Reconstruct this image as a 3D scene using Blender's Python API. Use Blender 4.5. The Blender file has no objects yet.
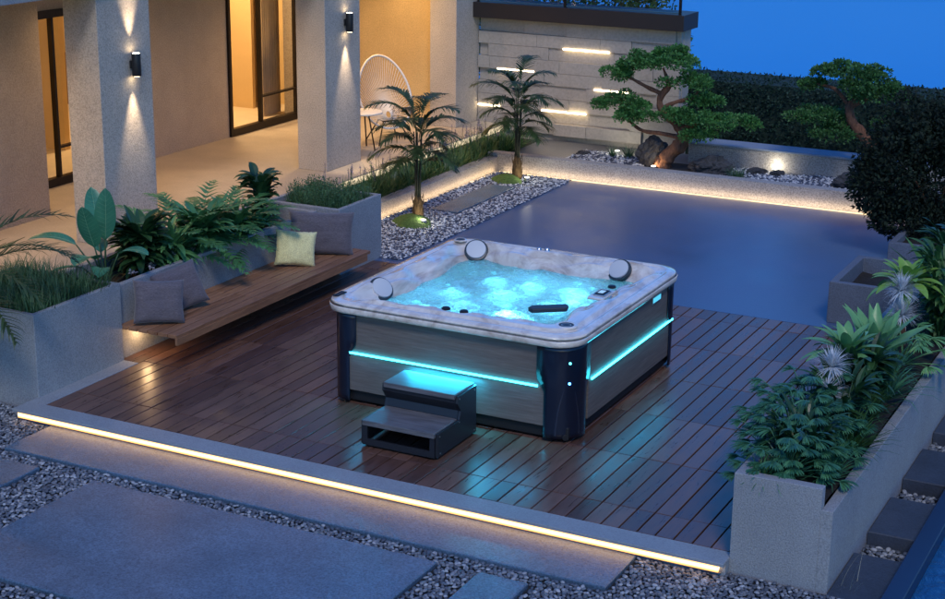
import bpy, math, random
import numpy as np
from mathutils import Vector, Matrix, noise as mnoise
R = math.radians; PI = math.pi
S = bpy.context.scene
COL = S.collection
rnd = random.Random(11)

# ------------------------------------------------------------------ mesh collector
class MB:
    def __init__(s): s.v = []; s.f = []; s.m = []; s.cur = 0
    def add(s, vs, fs):
        o = len(s.v); s.v.extend(tuple(p) for p in vs)
        for f in fs: s.f.append(tuple(i + o for i in f)); s.m.append(s.cur)
    def box(s, x0, x1, y0, y1, z0, z1, ch=0):
        if ch:                       # box with chamfered top edges
            v = [(x0,y0,z0),(x1,y0,z0),(x1,y1,z0),(x0,y1,z0),(x0,y0,z1-ch),(x1,y0,z1-ch),(x1,y1,z1-ch),(x0,y1,z1-ch),
                 (x0+ch,y0+ch,z1),(x1-ch,y0+ch,z1),(x1-ch,y1-ch,z1),(x0+ch,y1-ch,z1)]
            f = [(3,2,1,0),(0,1,5,4),(1,2,6,5),(2,3,7,6),(3,0,4,7),(4,5,9,8),(5,6,10,9),(6,7,11,10),(7,4,8,11),(8,9,10,11)]
        else:
            v = [(x0,y0,z0),(x1,y0,z0),(x1,y1,z0),(x0,y1,z0),(x0,y0,z1),(x1,y0,z1),(x1,y1,z1),(x0,y1,z1)]
            f = [(3,2,1,0),(4,5,6,7),(0,1,5,4),(1,2,6,5),(2,3,7,6),(3,0,4,7)]
        s.add(v, f)
    def prism(s, pts, axis, a, b):   # extrude a 2D outline along an axis
        n = len(pts)
        def mk(p, t): return {'x': (t, p[0], p[1]), 'y': (p[0], t, p[1]), 'z': (p[0], p[1], t)}[axis]
        v = [mk(p, a) for p in pts] + [mk(p, b) for p in pts]
        f = [(i, (i+1) % n, n+(i+1) % n, n+i) for i in range(n)] + [tuple(range(n-1, -1, -1)), tuple(range(n, 2*n))]
        s.add(v, f)
    def tube(s, pts, rad, n=8, cap=True, closed=False):
        pts = [Vector(p) for p in pts]; N = len(pts)
        if not hasattr(rad, '__len__'): rad = [rad]*N
        vs = []; up = Vector((0,0,1))
        prev = None
        for i, p in enumerate(pts):
            if closed: t = (pts[(i+1) % N]-pts[i-1])
            else: t = pts[min(i+1, N-1)]-pts[max(i-1, 0)]
            t = t.normalized() if t.length > 1e-9 else Vector((0,0,1))
            if prev is None:
                a = t.cross(up if abs(t.z) < .9 else Vector((1,0,0))).normalized()
            else:
                a = (prev - t*prev.dot(t)); a = a.normalized() if a.length > 1e-6 else t.orthogonal().normalized()
            prev = a; b = t.cross(a)
            for k in range(n):
                w = 2*PI*k/n; vs.append(p + (a*math.cos(w)+b*math.sin(w))*rad[i])
        fs = []
        for i in range(N if closed else N-1):
            j = (i+1) % N
            for k in range(n): fs.append((i*n+k, i*n+(k+1) % n, j*n+(k+1) % n, j*n+k))
        if cap and not closed: fs += [tuple(range(n-1, -1, -1)), tuple(range((N-1)*n, N*n))]
        s.add(vs, fs)
    def cyl(s, c, r, z0, z1, n=24, r2=None):
        s.tube([(c[0],c[1],z0),(c[0],c[1],z1)], [r, r if r2 is None else r2], n)
    def lathe(s, prof, c=(0,0,0), n=28, M=None):
        vs = []; fs = []
        for r, z in prof:
            for k in range(n):
                w = 2*PI*k/n; p = Vector((r*math.cos(w), r*math.sin(w), z))
                if M: p = M @ p
                vs.append((p.x+c[0], p.y+c[1], p.z+c[2]))
        m = len(prof)
        for i in range(m-1):
            for k in range(n): fs.append((i*n+k, i*n+(k+1) % n, (i+1)*n+(k+1) % n, (i+1)*n+k))
        fs += [tuple(range(n-1,-1,-1)), tuple(range((m-1)*n, m*n))]
        s.add(vs, fs)
    def build(s, name, mat, parent=None, smooth=False, bevel=0, seg=2, angle=None, subsurf=0):
        me = bpy.data.meshes.new(name); me.from_pydata(s.v, [], s.f)
        mats = mat if isinstance(mat, (list, tuple)) else [mat]
        for m_ in mats: me.materials.append(m_)
        if len(mats) > 1: me.polygons.foreach_set('material_index', s.m)
        if smooth: me.polygons.foreach_set('use_smooth', [True]*len(me.polygons))
        if angle is not None and smooth:
            try: me.set_sharp_from_angle(angle=R(angle))
            except Exception: pass
        o = bpy.data.objects.new(name, me); COL.objects.link(o); o.parent = parent
        if bevel:
            b = o.modifiers.new('bevel', 'BEVEL'); b.width = bevel; b.segments = seg; b.limit_method = 'ANGLE'
        if subsurf:
            b = o.modifiers.new('sub', 'SUBSURF'); b.levels = b.render_levels = subsurf
        return o

def tag(o, label=None, cat=None, group=None, kind=None):
    for k, v in (('label', label), ('category', cat), ('group', group), ('kind', kind)):
        if v: o[k] = v
    return o
def empty(name, label, cat, loc=(0,0,0), group=None):
    o = bpy.data.objects.new(name, None); COL.objects.link(o); o.location = loc
    o.empty_display_size = .1
    return tag(o, label, cat, group)
def struct(name, mb, mat, **k): return tag(mb.build(name, mat, **k), kind='structure')

# ------------------------------------------------------------------ materials
class NT:
    def __init__(s, name):
        s.m = bpy.data.materials.new(name); s.m.use_nodes = True; s.t = s.m.node_tree
        s.b = s.t.nodes['Principled BSDF']; s.out = s.t.nodes['Material Output']
    def n(s, t, **k):
        nd = s.t.nodes.new(t)
        for a, v in k.items():
            if a.startswith('_'): setattr(nd, a[1:], v)
            else:
                nm = a.replace('_', ' ')
                key = next((i for i in nd.inputs if i.name.lower() == nm.lower()), None)
                key.default_value = v
        return nd
    def l(s, a, b): s.t.links.new(a, b)
    def coord(s, kind='Object', scale=(1,1,1)):
        c = s.n('ShaderNodeTexCoord'); mp = s.n('ShaderNodeMapping'); mp.inputs['Scale'].default_value = scale
        s.l(c.outputs[kind], mp.inputs[0]); return mp.outputs[0]
    def noise(s, vec, scale, detail=4, rough=.6, dist=0):
        nd = s.n('ShaderNodeTexNoise', Scale=scale, Detail=detail, Roughness=rough, Distortion=dist); s.l(vec, nd.inputs['Vector']); return nd.outputs['Fac']
    def ramp(s, fac, stops):
        r = s.n('ShaderNodeValToRGB'); e = r.color_ramp.elements
        while len(e) < len(stops): e.new(.5)
        for el, (p, c) in zip(e, stops): el.position = p; el.color = (*c, 1) if len(c) == 3 else c
        s.l(fac, r.inputs[0]); return r.outputs[0]
    def mix(s, fac, a, b, blend='MIX'):
        m = s.n('ShaderNodeMix'); m.data_type = 'RGBA'; m.blend_type = blend
        for sock, v in ((m.inputs[0], fac), (m.inputs[6], a), (m.inputs[7], b)):
            if isinstance(v, bpy.types.NodeSocket): s.l(v, sock)
            elif isinstance(v, tuple): sock.default_value = (*v, 1) if len(v) == 3 else v
            else: sock.default_value = v
        return m.outputs[2]
    def bump(s, h, strength, dist):
        b = s.n('ShaderNodeBump', Strength=strength, Distance=dist); s.l(h, b.inputs['Height']); s.l(b.outputs[0], s.b.inputs['Normal']); return b
    def base(s, v):
        if isinstance(v, bpy.types.NodeSocket): s.l(v, s.b.inputs['Base Color'])
        else: s.b.inputs['Base Color'].default_value = (*v, 1)
    def set(s, **k):
        for a, v in k.items():
            nm = a.replace('_', ' ')
            i = next(i for i in s.b.inputs if i.name.lower() == nm.lower())
            if isinstance(v, bpy.types.NodeSocket): s.l(v, i)
            else: i.default_value = v

def plain(name, c, rough=.5, metal=0, coat=0, spec=.5):
    t = NT(name); t.base(c); t.set(Roughness=rough, Metallic=metal, Coat_Weight=coat, Specular_IOR_Level=spec); return t.m
def varied(name, c, rough=.5, amt=.25, scale=6, metal=0, coat=0):
    t = NT(name); v = t.coord(); f = t.noise(v, scale, 5)
    t.base(t.ramp(f, [(.3, tuple(x*(1-amt) for x in c)), (.7, tuple(x*(1+amt) for x in c))]))
    rr = t.n('ShaderNodeMapRange'); rr.inputs['To Min'].default_value = rough*.8; rr.inputs['To Max'].default_value = min(1, rough*1.25)
    t.l(t.noise(v, scale*3, 4), rr.inputs[0]); t.set(Roughness=rr.outputs[0], Metallic=metal, Coat_Weight=coat); return t.m
def stone(name, c, grain=90, rough=.75, speck=.35, bump=.35, blotch=.12, fine=None):
    t = NT(name); v = t.coord('Object')
    g = t.noise(v, grain, 3, .7); big = t.noise(v, 2.3, 5, .6); mid = t.noise(v, 14, 4, .6)
    c1 = t.ramp(g, [(.34, tuple(x*(1-speck) for x in c)), (.5, c), (.68, tuple(min(.95, x*(1+speck*.8)) for x in c))])
    c2 = t.ramp(big, [(.3, (1-blotch,)*3), (.7, (1+blotch*.3,)*3)])
    st_ = t.noise(t.coord('Object', (1,1,.12)), 5, 4, .6); c3 = t.ramp(t.mix(.6, mid, st_), [(.3, (1-blotch*.7,)*3), (.7, (1,)*3)])
    t.base(t.mix(1.0, t.mix(1.0, c1, c2, 'MULTIPLY'), c3, 'MULTIPLY'))
    t.set(Roughness=rough); t.bump(g, bump, .01); return t.m
EXPO = 2.0; K = 2**-EXPO
def emis(name, c, s):
    t = NT(name); t.base((0,0,0)); t.set(Emission_Color=(*c, 1), Emission_Strength=s*K); return t.m
def foliage(name, c1, c2, rough=.45, trans=.15, vein=False):
    t = NT(name); gi = t.n('ShaderNodeNewGeometry'); v = t.coord()
    f = t.noise(v, 5, 3)
    a = t.mix(gi.outputs['Random Per Island'], c1, c2)
    b = t.mix(1.0, a, t.ramp(f, [(.3, (.72,.72,.72)), (.7, (1.15,1.15,1.1))]), 'MULTIPLY')
    t.base(b); t.set(Roughness=rough)
    tr = t.n('ShaderNodeBsdfTranslucent'); t.l(b, tr.inputs[0])
    mx = t.n('ShaderNodeMixShader'); mx.inputs[0].default_value = trans
    t.l(t.b.outputs[0], mx.inputs[1]); t.l(tr.outputs[0], mx.inputs[2]); t.l(mx.outputs[0], t.out.inputs[0]); return t.m

M = {}
M['pillar'] = stone('pillar_render', (.50,.44,.37), 75, .85, .32, .5)
M['housewall'] = stone('house_render', (.44,.36,.28), 60, .85, .22, .4)
M['patio'] = stone('patio_stone', (.45,.38,.30), 50, .6, .12, .15)
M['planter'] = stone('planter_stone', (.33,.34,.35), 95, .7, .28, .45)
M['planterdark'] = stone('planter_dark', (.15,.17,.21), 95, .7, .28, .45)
M['kerb'] = stone('kerb_stone', (.30,.33,.36), 80, .55, .2, .3)
M['curbwarm'] = stone('garden_kerb_stone', (.42,.39,.36), 60, .7, .45, .5)
M['slab'] = stone('paving_stone', (.11,.18,.26), 70, .26, .45, .35, .25)
M['dimslab'] = stone('stepping_stone', (.055,.07,.10), 60, .6, .2, .3, .3)
M['featurestone'] = stone('feature_stone', (.48,.42,.35), 30, .8, .12, .25)
M['soil'] = varied('soil', (.02,.016,.012), .95, .5, 30)
M['ground'] = varied('ground_earth', (.02,.022,.024), .95, .3, 8)
M['darkmetal'] = varied('dark_bronze_metal', (.022,.017,.014), .4, .2, 10, .6)
M['black'] = plain('black_plastic', (.012,.012,.014), .45)
M['white'] = plain('white_enamel', (.75,.72,.66), .45)

def mat_terrace():
    t = NT('terrace_polished_stone'); v = t.coord(); g = t.noise(v, 70, 3, .7); big = t.noise(v, .8, 5, .6)
    c = t.ramp(g, [(.3, (.07,.115,.22)), (.7, (.10,.155,.28))])
    t.base(t.mix(1.0, c, t.ramp(big, [(.3, (.8,.82,.85)), (.7, (1.1,1.1,1.1))]), 'MULTIPLY'))
    t.set(Roughness=t.ramp(big, [(.3, (.28,)*3), (.7, (.42,)*3)])); t.bump(t.noise(v, 25, 5), .12, .01); return t.m
M['terrace'] = mat_terrace()

def mat_deck(name, c1, c2, axis_scale, rough=.36):
    t = NT(name); gi = t.n('ShaderNodeNewGeometry'); v = t.coord('Object', axis_scale)
    add = t.n('ShaderNodeVectorMath'); add.operation = 'ADD'; t.l(v, add.inputs[0])
    sc = t.n('ShaderNodeMath'); sc.operation = 'MULTIPLY'; sc.inputs[1].default_value = 60; t.l(gi.outputs['Random Per Island'], sc.inputs[0])
    cb = t.n('ShaderNodeCombineXYZ'); t.l(sc.outputs[0], cb.inputs[0]); t.l(sc.outputs[0], cb.inputs[2]); t.l(cb.outputs[0], add.inputs[1])
    g = t.noise(add.outputs[0], 6, 6, .65, .6)
    per = t.mix(gi.outputs['Random Per Island'], c1, c2)
    t.base(t.mix(1.0, per, t.ramp(g, [(.25, (.5,.46,.42)), (.55, (1,1,1)), (.8, (1.3,1.25,1.2))]), 'MULTIPLY'))
    t.set(Roughness=t.ramp(g, [(.3, (rough*.8,)*3), (.7, (min(1, rough*1.3),)*3)])); t.bump(g, .06, .005); return t.m
M['deck'] = mat_deck('deck_hardwood', (.095,.046,.032), (.19,.10,.070), (5, .6, 5), .31)
M['bench'] = mat_deck('bench_hardwood', (.27,.125,.06), (.38,.19,.10), (5, .6, 5), .45)

def mat_pebble(name, stops):
    t = NT(name); gi = t.n('ShaderNodeNewGeometry')
    c = t.ramp(gi.outputs['Random Per Island'], stops); v = t.coord()
    t.base(t.mix(1.0, c, t.ramp(t.noise(v, 120, 3), [(.3, (.8,)*3), (.7, (1.1,)*3)]), 'MULTIPLY')); t.set(Roughness=.5); return t.m
M['pebble'] = mat_pebble('river_pebbles', [(0, (.06,.07,.095)), (.4, (.12,.14,.17)), (.75, (.22,.24,.27)), (1, (.46,.48,.50))])
M['whitepebble'] = mat_pebble('white_pebbles', [(0, (.03,.035,.06)), (.38, (.10,.12,.17)), (.6, (.42,.44,.48)), (1, (.78,.78,.78))])
M['rock'] = stone('dark_rock', (.075,.075,.08), 12, .8, .5, 1.0, .4)

def mat_shell():
    t = NT('marbled_acrylic'); v = t.coord('Object', (1,.45,1.4))
    a = t.noise(v, 2.0, 5, .55, 3.5); b = t.noise(v, 6, 4, .5, 3)
    c = t.ramp(a, [(.30, (.42,.31,.23)), (.42, (.66,.56,.46)), (.54, (.88,.80,.69)), (.75, (.93,.87,.78))])
    t.base(t.mix(.3, c, t.ramp(b, [(.35, (.48,.39,.33)), (.65, (.88,.82,.76))])))
    t.set(Roughness=.16, Coat_Weight=.8, Coat_Roughness=.04); return t.m
M['shell'] = mat_shell()
def mat_panel():
    t = NT('composite_cladding'); v = t.coord('Object', (.5,.5,9)); a = t.noise(v, 7, 6, .7, .4)
    t.base(t.ramp(a, [(.3, (.115,.095,.085)), (.55, (.165,.14,.125)), (.75, (.22,.19,.17))])); t.set(Roughness=.5); t.bump(a, .25, .004); return t.m
M['panel'] = mat_panel()
M['navy'] = plain('corner_gloss', (.010,.016,.035), .28, .3, .4)
M['base'] = plain('base_black', (.010,.010,.012), .6)
M['cyanled'] = emis('cyan_led', (.05,.72,1.0), 9)
M['cyanlens'] = emis('cyan_lens', (.10,.80,1.0), 5)
M['blueled'] = emis('blue_led', (.05,.25,1.0), 16)
def mat_channel():
    t = NT('kerb_led'); t.base((0,0,0)); c = t.n('ShaderNodeTexCoord'); sp_ = t.n('ShaderNodeSeparateXYZ'); t.l(c.outputs['Generated'], sp_.inputs[0])
    e = t.ramp(sp_.outputs[2], [(0, (.8,.30,.06)), (.28, (1.5,.80,.30)), (.5, (2.6,2.0,1.2)), (.72, (1.5,.80,.30)), (1, (.9,.32,.06))]); t.l(e, t.b.inputs['Emission Color']); t.set(Emission_Strength=2.2*K); return t.m
M['kerbled'] = mat_channel()
M['warmled'] = emis('warm_led', (1.0,.66,.30), 8)
M['wallled'] = emis('wall_led', (1.0,.80,.50), 13)
M['lampled'] = emis('lamp_lens', (1.0,.78,.48), 25)
M['spotled'] = emis('uplight_lens', (1.0,.95,.80), 12)
M['screen'] = emis('screen_blue', (.35,.62,1.0), .9)
M['steptread'] = mat_deck('step_composite', (.14,.14,.15), (.16,.16,.17), (.6, 5, 5), .5)
M['stepside'] = plain('step_side', (.018,.02,.026), .4)
M['steel'] = plain('steel', (.6,.6,.62), .3, 1)
M['pillow'] = plain('headrest_grey', (.62,.62,.62), .5)
M['pillowring'] = plain('headrest_ring', (.035,.05,.06), .4)
def mat_fabric(name, c, sc=260, streak=(1,1,1)):
    t = NT(name); v = t.coord('Object', streak); w = t.noise(v, sc, 2, .5); b = t.noise(v, 6, 4)
    t.base(t.mix(1.0, t.ramp(w, [(.3, tuple(x*.65 for x in c)), (.7, tuple(min(1, x*1.2) for x in c))]), t.ramp(b, [(.3, (.85,)*3), (.7, (1.1,)*3)]), 'MULTIPLY'))
    t.set(Roughness=.95, Sheen_Weight=.25); t.bump(w, .3, .004); return t.m
M['cushion'] = mat_fabric('grey_woven_fabric', (.135,.115,.13), 50, (1,1,7))
M['cushiony'] = mat_fabric('yellow_fabric', (.90,.76,.36), 160)

M['f_grass'] = foliage('grass_blades', (.045,.12,.05), (.09,.20,.08), .55)
M['f_hedge'] = foliage('hedge_leaves', (.03,.10,.025), (.07,.18,.05), .55)
M['f_banana'] = foliage('banana_leaves', (.04,.20,.12), (.08,.30,.17), .3)
M['f_fern'] = foliage('split_leaves', (.06,.20,.07), (.14,.34,.12), .4)
M['f_dark'] = foliage('dark_leaves', (.018,.06,.022), (.045,.12,.04), .35)
M['f_palm'] = foliage('palm_leaves', (.03,.06,.02), (.07,.12,.04), .5)
M['f_bonsai'] = foliage('bonsai_needles', (.035,.14,.03), (.11,.30,.07), .6)
M['f_bonsai_dark'] = foliage('bonsai_needles_dark', (.03,.10,.025), (.08,.22,.05), .6)
M['f_brom'] = foliage('bromeliad_leaves', (.14,.36,.07), (.32,.52,.10), .35)
M['f_agave'] = foliage('agave_leaves', (.12,.34,.12), (.24,.50,.20), .35)
M['f_silver'] = foliage('silver_leaves', (.6,.64,.68), (.8,.82,.86), .7)
M['f_teal'] = foliage('fan_leaves', (.03,.135,.075), (.09,.27,.13), .4)
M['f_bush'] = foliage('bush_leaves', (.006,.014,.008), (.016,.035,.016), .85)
M['f_lime'] = foliage('lime_leaves', (.12,.30,.06), (.25,.42,.10), .4)
M['petal'] = foliage('pink_petals', (.55,.20,.50), (.75,.45,.70), .6)
M['whitepetal'] = foliage('white_petals', (.5,.45,.5), (.75,.7,.72), .6)
M['moss'] = varied('moss', (.07,.13,.025), .95, .5, 40)
def mat_bark(name, c):
    t = NT(name); v = t.coord('Object', (1,1,.3)); a = t.noise(v, 26, 6, .7, 1.2)
    t.base(t.ramp(a, [(.3, tuple(x*.35 for x in c)), (.6, c), (.8, tuple(x*1.5 for x in c))])); t.set(Roughness=.9); t.bump(a, .8, .02); return t.m
M['bark'] = mat_bark('juniper_bark', (.22,.10,.055))
M['palmtrunk'] = mat_bark('palm_fibre', (.15,.085,.03))
M['vein'] = plain('leaf_vein', (.16,.36,.20), .5)
M['darkstem'] = plain('dark_stem', (.03,.035,.02), .6)
M['stem'] = plain('green_stem', (.05,.10,.04), .5)
M['curtain'] = varied('curtain', (.70,.52,.30), .9, .1, 5)
M['roomwall'] = varied('room_wall', (.60,.42,.20), .9, .06, 2)
M['roomfloor'] = varied('room_floor', (.62,.50,.34), .5, .08, 3)
M['roomwood'] = varied('cabinet_wood', (.12,.06,.025), .5, .2, 6)

def mat_glass(name, refl=.10, tint=(1,1,1)):
    t = NT(name); tr = t.n('ShaderNodeBsdfTransparent'); tr.inputs[0].default_value = (*tint, 1)
    gl = t.n('ShaderNodeBsdfGlossy'); gl.inputs['Roughness'].default_value = .02
    fr = t.n('ShaderNodeFresnel'); fr.inputs[0].default_value = 1.5
    mx = t.n('ShaderNodeMixShader'); t.l(fr.outputs[0], mx.inputs[0]); t.l(tr.outputs[0], mx.inputs[1]); t.l(gl.outputs[0], mx.inputs[2])
    t.l(mx.outputs[0], t.out.inputs[0]); return t.m
M['glass'] = mat_glass('window_glass')
M['railglass'] = mat_glass('railing_glass', tint=(.75,.85,.9))

def mat_tubwater():
    t = NT('bubbling_tub_water'); v = t.coord()
    a = t.noise(v, 5, 7, .62, 2.6); b = t.noise(v, 22, 5, .65, 1.2); big = t.noise(v, 2.4, 3, .5, 1.2)
    t.base((.72,.92,1.0)); t.set(Roughness=.05, Transmission_Weight=1.0, IOR=1.33)
    h = t.mix(.35, a, b); bm = t.bump(h, .8, .05)
    tr = t.n('ShaderNodeBsdfTranslucent'); tr.inputs[0].default_value = (.66,.88,1.0,1); t.l(bm.outputs[0], tr.inputs['Normal'])
    df = t.n('ShaderNodeBsdfPrincipled'); df.inputs['Base Color'].default_value = (.50,.72,.88,1); df.inputs['Roughness'].default_value = .35; t.l(bm.outputs[0], df.inputs['Normal'])
    fm = t.n('ShaderNodeMixShader'); fm.inputs[0].default_value = .66; t.l(tr.outputs[0], fm.inputs[1]); t.l(df.outputs[0], fm.inputs[2])
    foam = t.ramp(t.mix(.35, t.mix(.45, a, b), big), [(.42, (.10,)*3), (.52, (.34,)*3), (.64, (.80,)*3)])
    mx = t.n('ShaderNodeMixShader'); t.l(foam, mx.inputs[0]); t.l(t.b.outputs[0], mx.inputs[1]); t.l(fm.outputs[0], mx.inputs[2])
    t.l(mx.outputs[0], t.out.inputs[0]); return t.m
M['tubwater'] = mat_tubwater()
def mat_water(name, c, bscale, bstr, rough=.06, spec=.5):
    t = NT(name); v = t.coord('Object', (1, 1, 1)); t.base(c); t.set(Roughness=rough, IOR=1.33, Specular_IOR_Level=spec)
    t.bump(t.noise(v, bscale, 5, .6, .5), bstr, .05); return t.m
M['lake'] = mat_water('lake_water', (.0,.26,.68), .7, .10, .25, .02)
M['pool'] = mat_water('pool_water', (.01,.09,.24), 9, .45, .05)

# ------------------------------------------------------------------ plants
def blade(mb, base, az, el, L, W, droop, n=6, fold=.25, shape='lance', side_tilt=0):
    """a leaf: curved strip folded along its midrib"""
    p = Vector(base); rows = []
    sd = Vector((-math.sin(az), math.cos(az), 0))
    for i in range(n+1):
        t = i/n
        if shape == 'lance': w = math.sin(PI*min(1, (t*.92+.06)))**.8
        elif shape == 'paddle': w = 0 if t < .0 else (math.sin(PI*(t**.85)))**.55 if 0 < t < 1 else .03
        elif shape == 'grass': w = (1-t)**.6
        elif shape == 'agave': w = (.55+1.1*t-.1) if t < .4 else .89*(1-((t-.4)/.6)**1.6)
        else: w = 1-t
        w = max(w, .02)*W/2
        e = el - droop*t
        d = Vector((math.cos(az)*math.cos(e), math.sin(az)*math.cos(e), math.sin(e)))
        up = Vector((-math.cos(az)*math.sin(e), -math.sin(az)*math.sin(e), math.cos(e)))
        s2 = sd*math.cos(side_tilt)+up*math.sin(side_tilt)
        nrm = s2.cross(d) if s2.cross(d).z > 0 else -s2.cross(d)
        rows.append((p+s2*w+nrm*w*fold, p.copy(), p-s2*w+nrm*w*fold))
        p = p + d*(L/n)
    vs = [q for r_ in rows for q in r_]; fs = []
    for i in range(n):
        a = i*3; fs += [(a, a+1, a+4, a+3), (a+1, a+2, a+5, a+4)]
    mb.add(vs, fs); return p
def thin(mb, base, az, el, L, W, droop, n=4):
    """narrow grass blade: one strip"""
    p = Vector(base); vs = []
    sd = Vector((-math.sin(az), math.cos(az), 0))
    for i in range(n+1):
        t = i/n; w = W/2*(1-t*.95)
        e = el-droop*t*t
        vs += [p+sd*w, p-sd*w]
        p = p+Vector((math.cos(az)*math.cos(e), math.sin(az)*math.cos(e), math.sin(e)))*(L/n)
    mb.add(vs, [(2*i, 2*i+1, 2*i+3, 2*i+2) for i in range(n)])
def frond(mb, base, az, el, L, droop, nl=22, leaf=.16, lw=.016, rr=.005, ldroop=.9, stemfrac=.25, taper=True, vee=.5):
    """pinnate leaf: rachis with narrow leaflets both sides"""
    p = Vector(base); pts = []; n = nl
    for i in range(n+1):
        t = i/n; e = el-droop*t
        pts.append((p.copy(), e)); p = p+Vector((math.cos(az)*math.cos(e), math.sin(az)*math.cos(e), math.sin(e)))*(L/n)
    mb.tube([q for q, _ in pts[::3]]+[pts[-1][0]], [rr*(1-.7*k/(n/3+1)) for k in range(len(pts[::3])+1)], 4)
    for i, (q, e) in enumerate(pts):
        t = i/n
        if t < stemfrac: continue
        u = (t-stemfrac)/(1-stemfrac); l = leaf*(math.sin(PI*(u*.85+.12))**.6 if taper else 1)
        for sgn in (-1, 1):
            thin(mb, q, az+sgn*(1.15-.6*u)+rnd.uniform(-.1, .1), e*.6+vee*rnd.uniform(.1, .6), l*rnd.uniform(.85, 1.1), lw*rnd.uniform(.8,1.3), ldroop*rnd.uniform(.7, 1.3), 3)
def fan(mb, base, az, el, L, r, nb=15, w=.017, droop=.7, spread=2.3):
    """fan leaf on a stalk"""
    p0 = Vector(base); e = el; p = p0.copy(); pts = [p.copy()]
    for i in range(4):
        p = p+Vector((math.cos(az)*math.cos(e), math.sin(az)*math.cos(e), math.sin(e)))*L/4; e -= .12; pts.append(p.copy())
    mb.tube(pts, .004, 4)
    for k in range(nb):
        a = (k/(nb-1)-.5)*2*spread/2
        l = r*(1-.25*abs(a)/spread*2)
        blade(mb, p, az+a, -.05-.25*abs(a)+rnd.uniform(-.08,.08)+.25, l, w, droop, 4, .3, 'lance')
def tuft(mb, c, n, L, W, el=(.7, 1.45), droop=(.4, 1.2), r=.02):
    for _ in range(n):
        az = rnd.uniform(0, 2*PI); rr = rnd.uniform(0, r)
        thin(mb, (c[0]+rr*math.cos(az), c[1]+rr*math.sin(az), c[2]), az, rnd.uniform(*el), L*rnd.uniform(.6, 1.15), W, rnd.uniform(*droop))
def rosette(mb, c, n, L, W, el0=1.35, el1=.25, droop=.7, shape='lance', fold=.35, seg=6, jitter=.15):
    for i in range(n):
        t = i/max(1, n-1); az = i*2.39996+rnd.uniform(-jitter, jitter)
        el = el0+(el1-el0)*t+rnd.uniform(-.08, .08)
        blade(mb, (c[0]+.01*math.cos(az), c[1]+.01*math.sin(az), c[2]), az, el, L*(.72+.3*t)*rnd.uniform(.9, 1.1), W, droop*(.7+.6*t), seg, fold, shape)
def leafcloud(mb, c, rad, n, size, ratio=.45, shell=.55, squash=None):
    """leaf-sized faces through an ellipsoid, denser outside"""
    for _ in range(n):
        d = Vector((rnd.gauss(0,1), rnd.gauss(0,1), rnd.gauss(0,1))).normalized()
        k = shell+(1-shell)*rnd.random()**.5
        k *= 1+.22*mnoise.noise(Vector((d.x*2.2+c[0]*3, d.y*2.2+c[1]*3, d.z*2.2)))
        p = Vector((c[0]+d.x*rad[0]*k, c[1]+d.y*rad[1]*k, c[2]+d.z*rad[2]*k))
        a = (d+Vector((rnd.gauss(0,.6), rnd.gauss(0,.6), rnd.gauss(0,.6)))).normalized()
        b = a.cross(Vector((rnd.gauss(0,1), rnd.gauss(0,1), rnd.gauss(0,1)))).normalized(); s_ = size*rnd.uniform(.6, 1.3)
        q = a.cross(b).normalized()
        mb.add([p, p+a*s_*.5+b*s_*ratio*.5+q*s_*.05, p+a*s_, p+a*s_*.5-b*s_*ratio*.5+q*s_*.05], [(0,1,2,3)])

# ------------------------------------------------------------------ the ground
g = MB(); g.add([(-400,-60,-.36),(400,-60,-.36),(400,12.6,-.36),(-400,12.6,-.36)], [(0,1,2,3)]); struct('ground', g, M['ground'])
g = MB(); g.box(-4.95, 2.36, 3.88, 8.6, -.25, 0); struct('terrace', g, M['terrace'])
g = MB(); g.box(-4.95, -4.17, -.03, 3.88, -.25, -.034); g.box(-4.15, 1.72, -1.2, 3.88, -.25, -.04); struct('deck_base', g, M['ground'])
# deck boards : 0.13 pitch, butt joints every 0.886 m
g = MB(); pitch = .1295; x = -3.998
while x < 1.69:
    w = min(pitch-.0095, 1.715-x)
    yb = [-1.195, -.845, .04, .925, 1.81, 2.695, 3.578, 3.878]
    for a, b in zip(yb[:-1], yb[1:]):
        h = rnd.uniform(-.0015, .0015)
        g.box(x, x+w, a+.0032, b-.0032, -.03, 0+h, .0025)
    x += pitch
for a, b in zip([-.02,.925,1.81,2.695],[.925,1.81,2.695,3.19]): g.box(-4.195,-4.0045,a+.002,b-.002,-.03,0,.0025)
struct('wood_deck', g, M['deck'])
# kerb around the deck
g = MB()
g.box(-4.17, 1.72, -1.40, -1.202, -.018, .004, .003)
g.box(-4.17, 1.72, -1.352, -1.202, -.25, -.018)
g.box(-4.17, -4.002, -1.202, -.025, -.20, .004, .003)
k = struct('deck_kerb', g, M['kerb'])
o = empty('kerb_light_strip', 'long glowing warm light strip under the front edge of the deck kerb', 'light strip', (-1.2,-1.37,-.04))
g = MB(); g.box(-2.93,2.88,-.012,.012,-.030,.020); g.build('diffuser', M['kerbled'], o)
g = MB(); g.box(-2.95,2.90,-.006,.016,-.036,-.0305); g.build('channel', M['steel'], o)

# paving slabs in the foreground
g = MB()
for x0, x1, y0, y1 in ((-3.80,1.12,-1.90,-1.353), (-2.80,.02,-3.58,-2.075), (.32,.67,-3.58,-2.075), (-6.3,-3.30,-3.58,-2.075),
                       (-6.3,-3.30,-5.2,-3.78), (-2.80,.02,-5.2,-3.78), (.32,.67,-5.2,-3.78)):
    g.box(x0, x1, y0, y1, -.25, -.078, .006)
struct('paving_slabs', g, M['slab'])
# stepping slabs by the pool, one per step
g = MB()
for y0, y1 in ((-1.32,-.62), (-.25,.42), (.80,1.47), (1.86,2.52), (2.9,3.56), (3.95,4.6)):
    g.box(2.365, 2.70, y0, y1, -.3, -.09, .006)
struct('stepping_path', g, M['dimslab'])
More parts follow.
